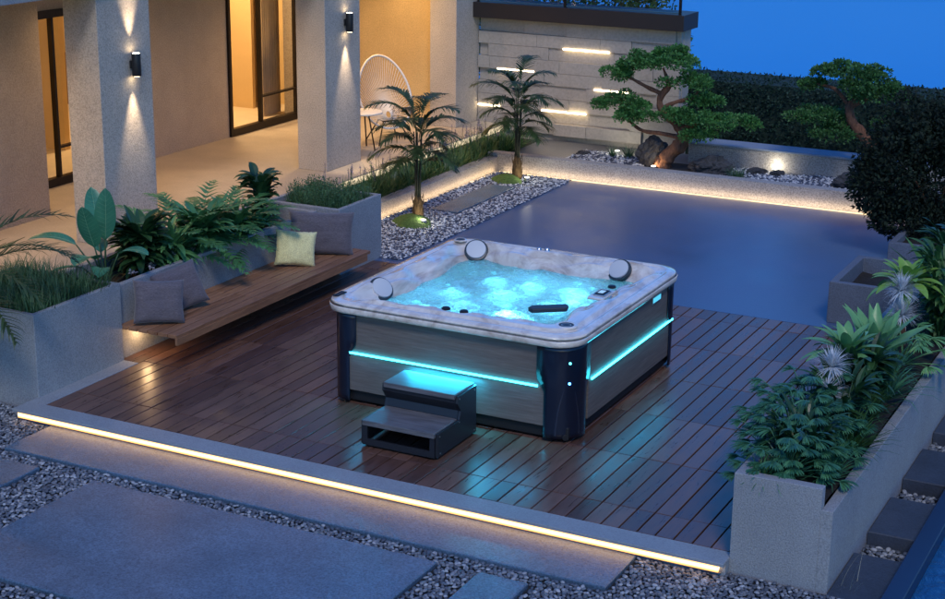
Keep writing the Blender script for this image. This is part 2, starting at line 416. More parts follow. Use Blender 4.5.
# pool at the right
g = MB(); g.box(2.705, 2.835, -4.5, 9, -.35, -.02, .006)
struct('pool_coping', g, plain('pool_coping_navy', (.012,.025,.07), .35))
g = MB(); n = 1; g.add([(2.836,-4.5,-.12),(9,-4.5,-.12),(9,9,-.12),(2.836,9,-.12)], [(0,1,2,3)]); struct('pool_water', g, M['pool'])

# pebbles
def ico():
    t = (1+5**.5)/2
    v = [(-1,t,0),(1,t,0),(-1,-t,0),(1,-t,0),(0,-1,t),(0,1,t),(0,-1,-t),(0,1,-t),(t,0,-1),(t,0,1),(-t,0,-1),(-t,0,1)]
    f = [(0,11,5),(0,5,1),(0,1,7),(0,7,10),(0,10,11),(1,5,9),(5,11,4),(11,10,2),(10,7,6),(7,1,8),(3,9,4),(3,4,2),(3,2,6),(3,6,8),(3,8,9),(4,9,5),(2,4,11),(6,2,10),(8,6,7),(9,8,1)]
    v = [Vector(p).normalized() for p in v]; mid = {}
    nf = []
    def m(a, b):
        kk = (min(a,b), max(a,b))
        if kk not in mid: v.append((v[a]+v[b]).normalized()); mid[kk] = len(v)-1
        return mid[kk]
    for a, b, c in f:
        ab, bc, ca = m(a,b), m(b,c), m(c,a); nf += [(a,ab,ca),(b,bc,ab),(c,ca,bc),(ab,bc,ca)]
    return np.array([tuple(p) for p in v]), np.array(nf)
IV, IF = ico()
nrng = np.random.default_rng(5)
def pebbles(name, rects, z, size, mat, label, holes=(), dens=1.0, flat=.62, extra=None):
    P = []
    for x0, x1, y0, y1 in rects:
        step = size*.86/dens**.5; ys = np.arange(y0+size*.3, y1-size*.2, step)
        for j, yy in enumerate(ys):
            for xx in np.arange(x0+size*.3+(j % 2)*step/2, x1-size*.2, step):
                px = xx+nrng.uniform(-.3,.3)*step; py = yy+nrng.uniform(-.3,.3)*step
                if any(a < px < b and c < py < d for a, b, c, d in holes): continue
                if extra and not extra(px, py): continue
                P.append((px, py, z+nrng.uniform(-.18,.22)*size))
    P = np.array(P); N = len(P)
    sc = size*.5*np.stack([nrng.uniform(.8,1.35,N), nrng.uniform(.6,.95,N), flat*nrng.uniform(.65,1.1,N)], 1)
    a = nrng.uniform(0, PI, N); tl = nrng.uniform(-.4,.4,N)
    V = IV[None]*sc[:,None]*(1+nrng.normal(0,.05,(N,len(IV),1)))
    xz = V[...,0]*np.cos(tl)[:,None]-V[...,2]*np.sin(tl)[:,None]; zz = V[...,0]*np.sin(tl)[:,None]+V[...,2]*np.cos(tl)[:,None]
    X = xz*np.cos(a)[:,None]-V[...,1]*np.sin(a)[:,None]; Y = xz*np.sin(a)[:,None]+V[...,1]*np.cos(a)[:,None]
    V = np.stack([X,Y,zz],-1)+P[:,None]; F = (IF[None]+np.arange(N)[:,None,None]*len(IV)).reshape(-1,3)
    me = bpy.data.meshes.new(name); me.vertices.add(N*len(IV)); me.vertices.foreach_set('co', V.reshape(-1))
    me.loops.add(F.size); me.loops.foreach_set('vertex_index', F.reshape(-1).astype(np.int32))
    me.polygons.add(len(F)); me.polygons.foreach_set('loop_start', np.arange(0, F.size, 3, dtype=np.int32))
    me.polygons.foreach_set('use_smooth', np.ones(len(F), bool)); me.update(calc_edges=True); me.materials.append(mat)
    o = bpy.data.objects.new(name, me); COL.objects.link(o); tag(o, label, 'pebbles', kind='stuff'); return o
g = MB(); g.box(-6.5, 1.75, -5.3, -1.0, -.30, -.112); g.box(1.75, 2.705, -5.3, -1.26, -.30, -.112); g.box(1.75, 2.705, -1.26, 8.4, -.34, -.215); struct('pebble_bed_base', g, M['ground'])
pebbles('pebbles', [(-5.5,1.75,-3.9,-1.36), (1.7,2.69,-3.9,-1.29), (-5.5,-3.88,-1.4,-1.13)], -.100, .034, M['pebble'],
        'grey river pebbles between the paving slabs in front of the deck', holes=((-3.82,1.14,-1.915,-1.3),(-2.82,.04,-3.6,-2.06),(.30,.69,-3.6,-2.06),(-6.3,-3.28,-3.6,-2.06)))
pebbles('pebbles', [(2.36,2.70,-1.3,5.2)], -.19, .042, M['pebble'], 'grey pebbles between the dark stepping slabs beside the pool',
        holes=((2.3,2.8,-1.32,-.62),(2.3,2.8,-.25,.42),(2.3,2.8,.80,1.47),(2.3,2.8,1.86,2.52),(2.3,2.8,2.9,3.56),(2.3,2.8,3.95,4.6)))
pebbles('white_pebbles', [(-4.78,-3.69,4.0,8.55)], .012, .030, M['whitepebble'],
        'white and dark pebble bed around the two small palms', holes=((-4.5,-4.12,6.15,7.75),))
g = MB(); g.box(-4.49,-4.13,6.16,7.74,.0,.028,.004); struct('stone_strip', g, M['slab'])
pebbles('garden_pebbles', [(-4.1,.9,8.80,9.9)], .135, .038, M['whitepebble'], 'pale pebbles in the raised garden round the crooked pine',
        holes=((-3.0,-1.95,8.8,9.95),), extra=lambda x, y: (x > -1.95 and y < 9.80+.06*math.sin(x*7)) or (x < -2.9 and 9.0+.25*math.sin(x*3) < y < 9.88+.1*math.sin(x*6)), dens=1.0)

# ------------------------------------------------------------------ hot tub
tub = empty('hot_tub', 'square hot tub with marbled rim, grey cladding and cyan light line on the deck', 'hot tub', (-1.03,1.1,0))
def tp(mb, dx=-1.03, dy=1.1): mb.v = [(a-dx, b-dy, c) for a, b, c in mb.v]; return mb
TX0, TX1, TY0, TY1 = -2.13, .085, -.065, 2.29; RT = .86
CX, CY, HX, HY = (TX0+TX1)/2, (TY0+TY1)/2, (TX1-TX0)/2, (TY1-TY0)/2
def sm(a, b, x): t = max(0, min(1, (x-a)/(b-a))); return t*t*(3-2*t)
def shell_z(m, th):
    mi = .765+.03*math.cos(4*(th-PI/4))+.008*math.cos(8*th)-.12*math.exp(-((th+.72)/.42)**2)
    if m > .985: return RT-.006-.03*((m-.985)/.015)**2
    z = RT-.010*sm(.955,.985,m) if m > .955 else RT
    z += .012*sm(.94,.90,m)*sm(mi+.02, mi+.07, m)          # raised inner band
    z -= .022*sm(.935,.92,m)*sm(.88,.90,m)                 # groove
    z -= .05*sm(mi+.11, mi+.005, m)*(1+.75*math.cos(8*th))+.016*sm(mi+.02, mi+.05, m)*sm(mi+.12, mi+.08, m)*math.cos(16*th)
    z -= .42*sm(mi+.01, mi-.13, m)
    z -= .22*sm(.46, .38, m)
    return z
N = 190; g = MB(); vs = []; rc = .20
for j in range(N+1):
    for i in range(N+1):
        f = lambda q: 2*q/N-1
        u, v = f(i), f(j); m = max(abs(u), abs(v), 1e-6)
        # concentrate rows near the rim
        m2 = m; su, sv = u/m, v/m
        px, py = su, sv
        if abs(su) > 1-rc and abs(sv) > 1-rc:
            cx_, cy_ = math.copysign(1-rc, su), math.copysign(1-rc, sv); dx, dy = su-cx_, sv-cy_
            dd = math.hypot(dx, dy); mx_ = max(abs(dx), abs(dy)); px, py = cx_+dx/dd*mx_, cy_+dy/dd*mx_
        th = math.atan2(py, px)
        vs.append((CX+px*m2*HX, CY+py*m2*HY, shell_z(m2, th)))
fs = [(j*(N+1)+i, j*(N+1)+i+1, (j+1)*(N+1)+i+1, (j+1)*(N+1)+i) for j in range(N) for i in range(N)]
g.add(vs, fs)
# rim side: outline loop pulled down
ring = [i for i in range(N)] + [j*(N+1)+N for j in range(N)] + [N*(N+1)+i for i in range(N, 0, -1)] + [j*(N+1) for j in range(N, 0, -1)]
prev = ring; nr = len(ring)
for off, z in ((.006,.815), (.002,.79), (.0,.775), (-.03,.765), (-.10,.765)):
    base = len(g.v); new = []
    for k in ring:
        a, b, c = g.v[k]; dx, dy = a-CX, b-CY; L = math.hypot(dx, dy); new.append((a+dx/L*off, b+dy/L*off, z))
    g.v.extend(new); cur = list(range(base, base+nr))
    for q in range(nr): g.f.append((prev[q], prev[(q+1) % nr], cur[(q+1) % nr], cur[q])); g.m.append(0)
    prev = cur
tp(g).build('shell', M['shell'], tub, smooth=True)
# cladding, LED line, corners
BX0, BX1, BY0, BY1 = -2.05, .05, 0, 2.2
def panel(mb, a, b, c, d, z0, z1): mb.box(a, b, c, d, z0, z1)
for (x0,x1,y0,y1,lx) in ((-1.90,-.17,.0,.03,'F'), (.02,.05,.30,2.05,'R'), (-1.90,-.17,2.17,2.2,'B'), (-2.05,-2.02,.15,2.05,'L')):
    g = MB(); g.box(x0,x1,y0,y1,.12,.425); g.box(x0,x1,y0,y1,.447,.766)
    if lx in 'FB': g.box(x0,x1,y0+.008,y1-.008,.425,.447)
    else: g.box(x0+.008,x1-.008,y0,y1,.425,.447)
    p_ = tp(g).build('side_panel', M['panel'], tub, bevel=.002)
g = MB(); g.box(-1.885,-.235,-.017,-.005,.430,.443); tp(g).build('light_line', M['cyanled'], tub)
g = MB(); g.box(.055,.067,.335,2.10,.430,.443); tp(g).build('light_line', M['cyanled'], tub)
g = MB(); g.box(-2.01,.01,.035,2.16,.02,.124); tp(g).build('base', M['base'], tub, bevel=.01)
def corner(cx_, cy_, sx, sy, rr=.20, waist=.02, name='corner_cover'):
    """rounded corner cover with a flared waist"""
    g = MB(); rows = []; NZ = 16; NA = 14
    for j in range(NZ+1):
        z = .03+(.768-.03)*j/NZ; t = (z-.03)/.738
        ext = .0 + waist*(sm(.60,.48,t)) - .045*sm(.30,0,t)*0
        pts = []
        e = ext*3.0
        pts.append((cx_-sx*(rr+.02+e*0)-sx*(-e), 0))
        row = []
        # straight lead-in, arc, straight lead-out (square corner at cx_,cy_)
        out = .008
        lead = .065*sm(.50,.66,t)
        row.append((cx_-sx*(rr+.0+lead+.03), cy_+sy*out))
        for k in range(NA+1):
            w = PI/2*k/NA; row.append((cx_-sx*rr+sx*math.sin(w)*(rr+out), cy_-sy*rr+sy*math.cos(w)*(rr+out)))
        row.append((cx_+sx*out, cy_-sy*(rr+.0+lead+.03)))
        rows.append([(a, b, z) for a, b in row])
    n = len(rows[0]); g.add([p for r_ in rows for p in r_], [(j*n+k, j*n+k+1, (j+1)*n+k+1, (j+1)*n+k) for j in range(NZ) for k in range(n-1)])
    o = tp(g).build(name, M['navy'], tub, smooth=True)
    sdf = o.modifiers.new('solid', 'SOLIDIFY'); sdf.thickness = .012; sdf.offset = 0
    return o
corner(.05, 0, 1, -1); corner(BX0, 0, -1, -1, .13); corner(.05, 2.2, 1, 1, .13); corner(BX0, 2.2, -1, 1, .13)
# front corner feature: arched relief and two lights
g = MB(); rr = .215; ccx, ccy = .05-.2, .2
def cp(w, z, off): return (ccx+math.sin(w)*(.208+off), ccy-math.cos(w)*(.208+off), z)
pts_l = []
for sgn in (-1, 1):
    rows = []
    for j in range(17):
        z = .06+.50*j/16; t = j/16
        hw = .50*(1-t**1.8)+.03
        rows += [cp(PI/4+sgn*hw, z, .001), cp(PI/4+sgn*(hw-.05), z, .012*(1-t*.6)), cp(PI/4+sgn*max(0.0,(hw-.13)), z, .001)]
    g.add(rows, [(3*j+a, 3*j+a+1, 3*j+a+4, 3*j+a+3) for j in range(16) for a in (0,1)])
tp(g).build('arch_relief', plain('relief_navy', (.03,.04,.07), .25, .4, .5), tub, smooth=True)
for w, z, mt in ((PI/4, .635, 'cyanlens'), (PI/4, .475, 'blueled')):
    g = MB(); a = cp(w, z, -.002); b = cp(w, z, .012); g.tube([a, b], [.011, .009], 14); tp(g).build('indicator_light', M[mt], tub)
g = MB(); a = cp(PI/4-.1,.045,-.03); b = cp(PI/4-.1,.045,.014); g.tube([a,b],[.026,.026],18); tp(g).build('drain_cap', M['base'], tub, bevel=.004)
# logo plate on the right side
g = MB(); g.box(.052,.060,1.60,1.80,.685,.755); tp(g).build('badge', M['steel'], tub, bevel=.003)
g = MB(); g.box(.0602,.0625,1.615,1.785,.70,.742); o = tp(g).build('badge_light', emis('badge_blue', (.10,.62,.95), 1.1), tub)
# water
g = MB(); Nw = 110
for j in range(Nw+1):
    for i in range(Nw+1):
        u, v = 2*i/Nw-1, 2*j/Nw-1
        px = CX+u*HX*.80; py = CY+v*HY*.80
        q = Vector((px*5, py*5, 0)); q2 = Vector((px*17, py*17, 3))
        g.v.append((px, py, .735+.014*mnoise.noise(q)+.006*mnoise.noise(q2)+.0015*mnoise.noise(q2*2.3)))
g.f = [(j*(Nw+1)+i, j*(Nw+1)+i+1, (j+1)*(Nw+1)+i+1, (j+1)*(Nw+1)+i) for j in range(Nw) for i in range(Nw)]; g.m = [0]*len(g.f)
tp(g).build('water', M['tubwater'], tub, smooth=True)
# headrests: discs leaning on the inner walls
def disc(mb, c, nrm, r, th, ry=1.0):
    Mx = Vector(nrm).normalized().to_track_quat('Z', 'Y').to_matrix() @ Matrix.Diagonal((1, ry, 1))
    mb.lathe([(r*.96,-th*.6),(r,th*.1),(r*.97,th*.5),(r*.84,th*.62)], c, 32, Mx)
def pillow(c, nrm):
    g = MB(); disc(g, c, nrm, .108, .035, 1.0); h = tp(g).build('headrest', M['pillowring'], tub, smooth=True, angle=40)
    c2 = Vector(c)+Vector(nrm).normalized()*.022; g = MB(); disc(g, c2, nrm, .090, .026, 1.0); tp(g).build('headrest_pad', M['pillow'], h, smooth=True, angle=50)
pillow((-1.915,.54,.815), (.75,-.35,.75)); pillow((-1.80,2.045,.81), (.30,-.8,.75)); pillow((-.42,2.055,.81), (-.15,-.8,.75))
# filter cover, control panel, speakers, knobs
g = MB(); Mz = Matrix.Rotation(R(38), 3, 'Z')
for a, b in ((0,0),):
    pts = [(-.15,-.055),(.13,-.06),(.16,.0),(.15,.045),(-.13,.05),(-.17,.0)]
    pp = [(Mz @ Vector((x_, y_, 0))) for x_, y_ in pts]
    g.prism([(-.46+p.x, .67+p.y) for p in pp], 'z', .815, .852)
tp(g).build('filter_cover', plain('filter_cover_slate', (.028,.04,.05), .5), tub, bevel=.008)
g = MB(); g.box(-.27,-.13,.98,1.26,.856,.875); tp(g).build('panel_bezel', M['shell'], tub, bevel=.008)
g = MB(); g.box(-.25,-.15,1.05,1.21,.8755,.884); cp_ = tp(g).build('control_panel', M['steel'], tub, bevel=.003)
g = MB(); g.box(-.240,-.160,1.06,1.20,.8845,.888); tp(g).build('display', M['base'], cp_)
g = MB(); g.box(-.225,-.180,1.09,1.17,.8885,.890); tp(g).build('screen', M['screen'], cp_)
def ringdisc(c, r, nm='speaker', th=.014):
    g = MB(); g.lathe([(r,0),(r,th*.6),(r*.88,th),(r*.72,th*.9),(r*.70,th*.4)], c, 30); s_ = tp(g).build(nm, M['shell'], tub, smooth=True, angle=50)
    g = MB(); g.lathe([(r*.70,th*.4),(r*.64,th*.9),(r*.4,th*.7),(r*.1,th*.9)], c, 24); tp(g).build('grille', M['black'], s_, smooth=True, angle=50); return s_
ringdisc((-.115,.225,.862), .088); ringdisc((-2.0,2.12,.862), .06)
for c in ((-1.24,2.17,.850),(-1.17,2.19,.850)):
    g = MB(); g.lathe([(.028,0),(.026,.016),(.016,.03),(.006,.032)], c, 18); tp(g).build('knob', M['steel'], tub, smooth=True, angle=40)
for c in ((-.235,1.42,.845),(-.98,.215,.845),(-1.14,.22,.845)):
    g = MB(); g.lathe([(.036,0),(.035,.010),(.026,.018),(.01,.019)], c, 22); tp(g).build('knob', M['black'], tub, smooth=True, angle=40)
g = MB(); g.box(-2.085,-2.03,.06,.20,.858,.868); tp(g).build('corner_vent', M['base'], tub, bevel=.01)
# under-water lamps
def lamp(kind, name, loc, col, energy, parent=None, rot=None, **k):
    L = bpy.data.lights.new(name, kind); L.color = col; L.energy = energy*K
    for a, b in k.items(): setattr(L, a, b)
    o = bpy.data.objects.new(name, L); COL.objects.link(o); o.location = loc
    if rot: o.rotation_euler = rot
    if parent: o.parent = parent; o.location = Vector(loc)-Vector(parent.location)
    return o
CY_ = (.12,.60,1.0); GL_ = (.02,.45,1.0)
for x_, y_, z_, e in ((-.95,.92,.46,9), (-1.60,.70,.50,2.4), (-1.60,1.25,.48,1.6), (-1.45,1.72,.48,1.6), (-1.12,1.76,.46,2.0), (-.74,1.76,.48,2.2), (-.60,1.62,.48,1.4),
                      (-.55,1.35,.60,.8), (-1.25,1.45,.42,2.6), (-.75,1.35,.42,2.2), (-1.4,1.0,.42,1.8)):
    lamp('POINT', 'underwater_lamp', (x_, y_, z_), CY_, e*.60, tub, shadow_soft_size=.06)
for x_, y_, rr_ in ((-.95,.92,.032),(-1.66,.68,.018),(-1.66,1.25,.010),(-1.50,1.79,.010),(-1.12,1.84,.010),(-.72,1.84,.014),(-.54,1.75,.010)):
    g = MB(); g.lathe([(rr_,.0),(rr_*.9,.012),(rr_*.3,.016)], (x_, y_, .66), 16); tp(g).build('jet_light', M['cyanlens'], tub, smooth=True)
lamp('AREA', 'light_line_glow', (-1.05,-.02,.436), GL_, 4, tub, (R(-62),0,0), shape='RECTANGLE', size=1.65, size_y=.012)
lamp('AREA', 'light_line_glow', (.07,1.2,.436), GL_, 2.4, tub, (R(-62),0,R(90)), shape='RECTANGLE', size=1.7, size_y=.012)

lamp('AREA', 'light_line_glow', (-1.02,-.03,.45), (.02,.60,1.0), 13, tub, (R(-35),0,0), shape='RECTANGLE', size=.62, size_y=.02)  # extra lamp above the light line, added to brighten the step tread

# ------------------------------------------------------------------ hot tub step
st = empty('tub_step', 'dark two-tread step standing in front of the hot tub, lit cyan on top', 'step', (-1.02,-.35,0))
def sp(g): return tp(g, -1.02, -.35)
prof = [(-.74,.02),(-.115,.02),(-.115,.40),(-.42,.40),(-.43,.345),(-.375,.27),(-.40,.205),(-.74,.205)]
for a, b in ((-1.345,-1.325), (-.715,-.695)):
    g = MB(); g.prism([(y_, z_) for y_, z_ in prof], 'x', a, b); pnl = sp(g).build('side_panel', M['stepside'], st, bevel=.003)
    for y_, z_ in ((-.70,.045),(-.71,.18),(-.40,.19),(-.15,.045),(-.15,.37),(-.40,.375)):
        q = MB(); xx = a-.001 if a < -1 else b+.001; q.tube([(xx-.003,y_,z_),(xx+.003,y_,z_)], .006, 10); sp(q).build('screw', M['steel'], pnl)
g = MB(); g.box(-1.3245,-.7155,-.765,-.40,.175,.215); sp(g).build('tread', M['steptread'], st, bevel=.005)
g = MB(); g.box(-1.3245,-.7155,-.445,-.115,.375,.415); sp(g).build('tread', M['steptread'], st, bevel=.005)
g = MB(); g.box(-1.3245,-.7155,-.755,-.738,.02,.07); g.box(-1.3245,-1.285,-.755,-.738,.07,.175); g.box(-.755,-.7155,-.755,-.738,.07,.175); sp(g).build('front_frame', M['stepside'], st)
g = MB(); g.box(-1.3245,-.7155,-.135,-.12,.02,.374); sp(g).build('leak_blocker', M['stepside'], st)  # added sheet that blocks cyan light leaking through the back of the step
g = MB(); g.prism([(-.43,.345),(-.378,.272),(-.398,.215),(-.38,.215),(-.355,.272),(-.41,.375),(-.432,.375)], 'x', -1.3245, -.7155); sp(g).build('riser', M['stepside'], st)

# ------------------------------------------------------------------ bench and cushions
b = empty('wooden_bench', 'long slatted hardwood bench against the low planter wall', 'bench', (-3.8,1.2,0))
def bp_(g): return tp(g, -3.8, 1.2)
g = MB(); nb = 6; w = .63/nb
for i in range(nb):
    x0 = -4.195+i*w
    for a, c in ((-.028,1.25),(1.25,3.19)):
        g.box(x0, x0+w-.014, a+.001, c-.001, .285, .315, .003)
bp_(g).build('seat', M['bench'], b)
g = MB(); g.box(-3.595,-3.573,-.03,3.12,.225,.2845); bp_(g).build('apron', M['bench'], b)
for y_ in (.25,1.2,2.15,2.95):
    g = MB(); g.box(-4.19,-3.72,y_-.03,y_+.03,.23,.284); bp_(g).build('bracket', M['darkmetal'], b)
def cushion(name, label, loc, rot, sz, th, mat, group=None, seed=0, frill=False):
    n = 30; me = MB(); rr = random.Random(seed)
    for side in (1, -1):
        off = len(me.v)
        for j in range(n+1):
            for i in range(n+1):
                u, v = 2*i/n-1, 2*j/n-1
                k = max(0, (1-u**4)*(1-v**4))**.45
                pin = 1-.07*(1-abs(u)**2)*(abs(v)**3)-.0
                pin2 = 1-.07*(1-abs(v)**2)*(abs(u)**3)
                wr = .10*mnoise.noise(Vector((u*2.2+seed, v*2.2, side)))+.05*mnoise.noise(Vector((u*6+seed, v*2, side)))
                ed = 0
                if frill and (i in (0,n) or j in (0,n)): ed = .02*rr.uniform(-.5,1)
                me.v.append((u*sz[0]/2*pin2*(1+ed), side*th/2*k*(1+wr*1.2), v*sz[1]/2*pin*(1+ed)))
        for j in range(n):
            for i in range(n):
                q = (off+j*(n+1)+i, off+j*(n+1)+i+1, off+(j+1)*(n+1)+i+1, off+(j+1)*(n+1)+i)
                me.f.append(q if side == -1 else q[::-1]); me.m.append(0)
    o = me.build(name, mat, smooth=True); o.location = loc; o.rotation_euler = rot
    wd = o.modifiers.new('weld', 'WELD'); wd.merge_threshold = .0005
    return tag(o, label, 'cushion', group)
GC = 'cushions on the bench'
cushion('cushion', 'dark grey cushion at the near left end of the bench, in front of another', (-3.93,.20,.505), (R(-20),R(3),R(42)), (.44,.38), .16, M['cushion'], GC, 1)
cushion('cushion', 'dark grey cushion tilted behind the frontmost one near the planter wall', (-4.03,.62,.505), (R(-22),R(-14),R(60)), (.44,.40), .16, M['cushion'], GC, 2)
cushion('cushion', 'pale yellow frilled cushion leaning on the big grey one', (-3.93,2.35,.485), (R(-20),R(7),R(40)), (.40,.35), .14, M['cushiony'], GC, 3, True)
cushion('cushion', 'large dark grey cushion behind the yellow one at the far end', (-3.95,2.85,.525), (R(-14),R(2),R(30)), (.66,.44), .17, M['cushion'], GC, 4)
lamp('POINT', 'bench_underlight', (-4.10,.22,.20), (1.0,.62,.30), 2.6, None, shadow_soft_size=.04)
o = empty('bench_light', 'small warm light under the near end of the bench', 'light', (-4.15,.14,.16))
g = MB(); g.tube([(-4.199,.34,.262),(-4.18,.34,.262)], .012, 14); tp(g,-4.15,.14).v; 
g.v = [(a, b_, c-.16) for a, b_, c in g.v]; g.build('lens', M['warmled'], o)

# ------------------------------------------------------------------ planters
def trough(name, label, x0, x1, y0, y1, z0, z1, t, soil, mat='planter', group='stone planters', right_low=None):
    o = empty(name, label, 'planter', ((x0+x1)/2, (y0+y1)/2, z0), group)
    ox, oy, oz = o.location
    g = MB(); zr = z1 if right_low is None else right_low
    # walls as one continuous ring
    O = [(x0,y0),(x1,y0),(x1,y1),(x0,y1)]; I = [(x0+t,y0+t),(x1-t,y0+t),(x1-t,y1-t),(x0+t,y1-t)]
    if right_low is None:
        v = [(a,b_,z0) for a,b_ in O]+[(a,b_,z1) for a,b_ in O]+[(a,b_,z1) for a,b_ in I]+[(a,b_,soil-.05) for a,b_ in I]
        f = []
        for i in range(4):
            j = (i+1) % 4; f += [(i,j,4+j,4+i),(4+i,4+j,8+j,8+i),(8+i,8+j,12+j,12+i)]
        f += [(12,13,14,15),(3,2,1,0)]; g.add(v, f)
    else:
        g.box(x0, x1-t-.0, y0, y0+t, z0, z1, .003); g.box(x0, x0+t, y0+t, y1, z0, z1, .003)
        g.box(x1-t, x1, y0+.004, y1, z0, zr, .003); g.box(x0+t, x1-t, y1-t, y1, z0, zr, .003)
    g.v = [(a-ox, b_-oy, c-oz) for a, b_, c in g.v]; g.build('box', M[mat], o, bevel=.006)
    g = MB(); nx, ny = 14, max(6, int((y1-y0)*8))
    for j in range(ny+1):
        for i in range(nx+1):
            a = x0+t*.98+(x1-x0-2*t*.98)*i/nx; c = y0+t*.98+(y1-y0-2*t*.98)*j/ny
            g.v.append((a-ox, c-oy, soil+.02*mnoise.noise(Vector((a*6, c*6, 0)))-oz))
    g.f = [(j*(nx+1)+i, j*(nx+1)+i+1, (j+1)*(nx+1)+i+1, (j+1)*(nx+1)+i) for j in range(ny) for i in range(nx)]; g.m = [0]*len(g.f)
    g.build('soil', M['soil'], o, smooth=True); return o
trough('planter', 'tall grey stone planter full of grass at the near left of the deck', -5.3,-4.15,-1.11,-.03,-.2,.70,.05,.63)
trough('planter', 'long low grey planter wall behind the bench', -4.95,-4.20,-.03,3.18,-.2,.66,.06,.52)
trough('planter', 'grey stone planter of bushy herbs beside the far end of the bench', -4.85,-3.95,3.20,4.05,-.2,.69,.05,.62)
trough('planter', 'long grey planter with a lower outer wall along the right of the deck', 1.72,2.36,-1.28,3.75,-.2,.59,.075,.47, right_low=.45)
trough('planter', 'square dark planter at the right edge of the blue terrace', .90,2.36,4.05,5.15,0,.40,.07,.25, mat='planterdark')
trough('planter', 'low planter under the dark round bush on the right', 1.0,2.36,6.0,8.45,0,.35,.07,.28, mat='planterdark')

# ------------------------------------------------------------------ garden kerbs with lights
def kerbobj(label, boxes, leds, loc):
    o = empty('garden_kerb', label, 'kerb', loc, 'lit garden kerbs'); g = MB()
    for bb in boxes: g.box(*bb)
    g.v = [(a-loc[0], c-loc[1], d-loc[2]) for a, c, d in g.v]; g.build('stone', M['curbwarm'], o, bevel=.006)
    for bb in leds:
        g = MB(); g.box(*bb); g.v = [(a-loc[0], c-loc[1], d-loc[2]) for a, c, d in g.v]; g.build('light_strip', emis('kerb_base_led', (1.0,.70,.36), 2.5), o)
kerbobj('pale kerb with a glowing base along the planted bed beside the palms', [(-4.95,-4.80,4.06,8.6,0,.20)], [(-4.782,-4.774,4.1,8.56,.003,.012)], (-4.88,6.3,0))
kerbobj('long pale kerb with a glowing base in front of the raised garden', [(-4.95,2.36,8.6,8.76,0,.25)], [(-4.76,1.0,8.570,8.578,.003,.012)], (-1.2,8.68,0))
g = MB(); g.box(-5.55,-4.95,3.2,10.4,-.2,.10); struct('flower_bed', g, M['soil'])
g = MB(); g.box(-4.95,2.36,8.76,10.42,-.2,.12); struct('garden_terrace', g, stone('garden_floor', (.17,.175,.18), 80, .38, .2, .2))
lamp('AREA','kerb_strip_wash',(-1.9,8.54,.03),(1.0,.74,.46),5,None,(R(125),0,0),shape='RECTANGLE',size=5.6,size_y=.02)
lamp('AREA','kerb_strip_wash',(-4.74,6.3,.035),(1.0,.70,.38),4.5,None,(R(125),0,R(90)),shape='RECTANGLE',size=4.4,size_y=.02)
# mulch bed
g = MB(); n = 40; g.v.append((-2.45,9.35,.155))
for k in range(n): w_ = 2*PI*k/n; rr = 1+.12*math.sin(3*w_+1); g.v.append((-2.45+.60*rr*math.cos(w_), 9.35+.42*rr*math.sin(w_), .123))
g.f = [(0, 1+k, 1+(k+1) % n) for k in range(n)]; g.m = [0]*n; tag(g.build('mulch', M['soil'], smooth=True), 'dark mulch patch at the foot of the crooked pine', 'mulch', kind='stuff')
# low back wall
o = empty('garden_wall', 'low rendered wall behind the raised garden in front of the hedge', 'wall', (0,10.9,.2))
g = MB(); g.box(-2.60,6,9.92,10.26,-.4,.375); g.v = [(a, c-10.9, d-.2) for a, c, d in g.v]; g.build('stone', M['curbwarm'], o, bevel=.006)
g = MB(); g.box(-2.605,6,9.90,10.28,.377,.402); g.v = [(a, c-10.9, d-.2) for a, c, d in g.v]; g.build('coping', stone('coping_blue', (.30,.36,.45), 60, .5, .15, .2), o, bevel=.004)

# ------------------------------------------------------------------ house
h = empty('house', 'modern rendered house with a deep lit porch on square pillars', 'house', (-7.5,4,.3))
def hp(g): g.v = [(a+7.5, c-4, d-.3) for a, c, d in g.v]; return g
PZ = .30
g = MB(); g.box(-14,-5.55,-6,10.4,-.3,PZ); struct('patio', g, M['patio'], bevel=.006)
g = MB(); g.box(-5.549,-5.540,3.25,10.3,.215,.285); o = tag(g.build('patio_riser_glow', emis('riser_glow', (1.0,.80,.52), 1.0)), 'thin warm glowing band drawn as the lit riser along the edge of the porch floor', 'light strip')  # glow put into the surface in place of warm light on the riser
HW = -8.35; TOPZ = 3.25
wins = ((2.95,4.62), (7.50,9.24)); WB, WT = .30, 2.36
# house wall with openings (segments butt end to end)
def wallseg(y0, y1, z0, z1, x0=HW-.25, x1=HW):
    g = MB(); g.box(x0, x1, y0, y1, z0, z1); return g
g = MB()
ys = [-6, wins[0][0], wins[0][1], wins[1][0], wins[1][1], 10.0]
g.box(HW-.25,HW,-6,wins[0][0],PZ,TOPZ); g.box(HW-.25,HW,wins[0][1],wins[1][0],PZ,TOPZ); g.box(HW-.25,HW,wins[1][1],10.0,PZ,TOPZ)
for a, c in wins: g.box(HW-.25,HW,a,c,WT,TOPZ)
hp(g).build('wall', M['housewall'], h)
g = MB(); g.box(-8.60,-6.42,10.0,10.4,PZ,TOPZ); hp(g).build('wall', stone('porch_end_render', (.62,.46,.24), 60, .85, .2, .4), h)
g = MB(); g.box(-8.34,-7.42,-.6,2.81,PZ,TOPZ); hp(g).build('wall', M['housewall'], h)
for y0 in (-2.12, 2.06, 6.24):
    g = MB(); g.box(-6.42,-6.0,y0,y0+.82,PZ,2.86); hp(g).build('pillar', M['pillar'], h, bevel=.006)
g = MB(); g.box(-6.42,-6.0,9.68,10.4,PZ,2.86); hp(g).build('pillar', M['pillar'], h, bevel=.006)
g = MB(); g.box(-6.45,-5.95,-6,10.45,2.862,3.25); hp(g).build('beam', M['planter'], h)
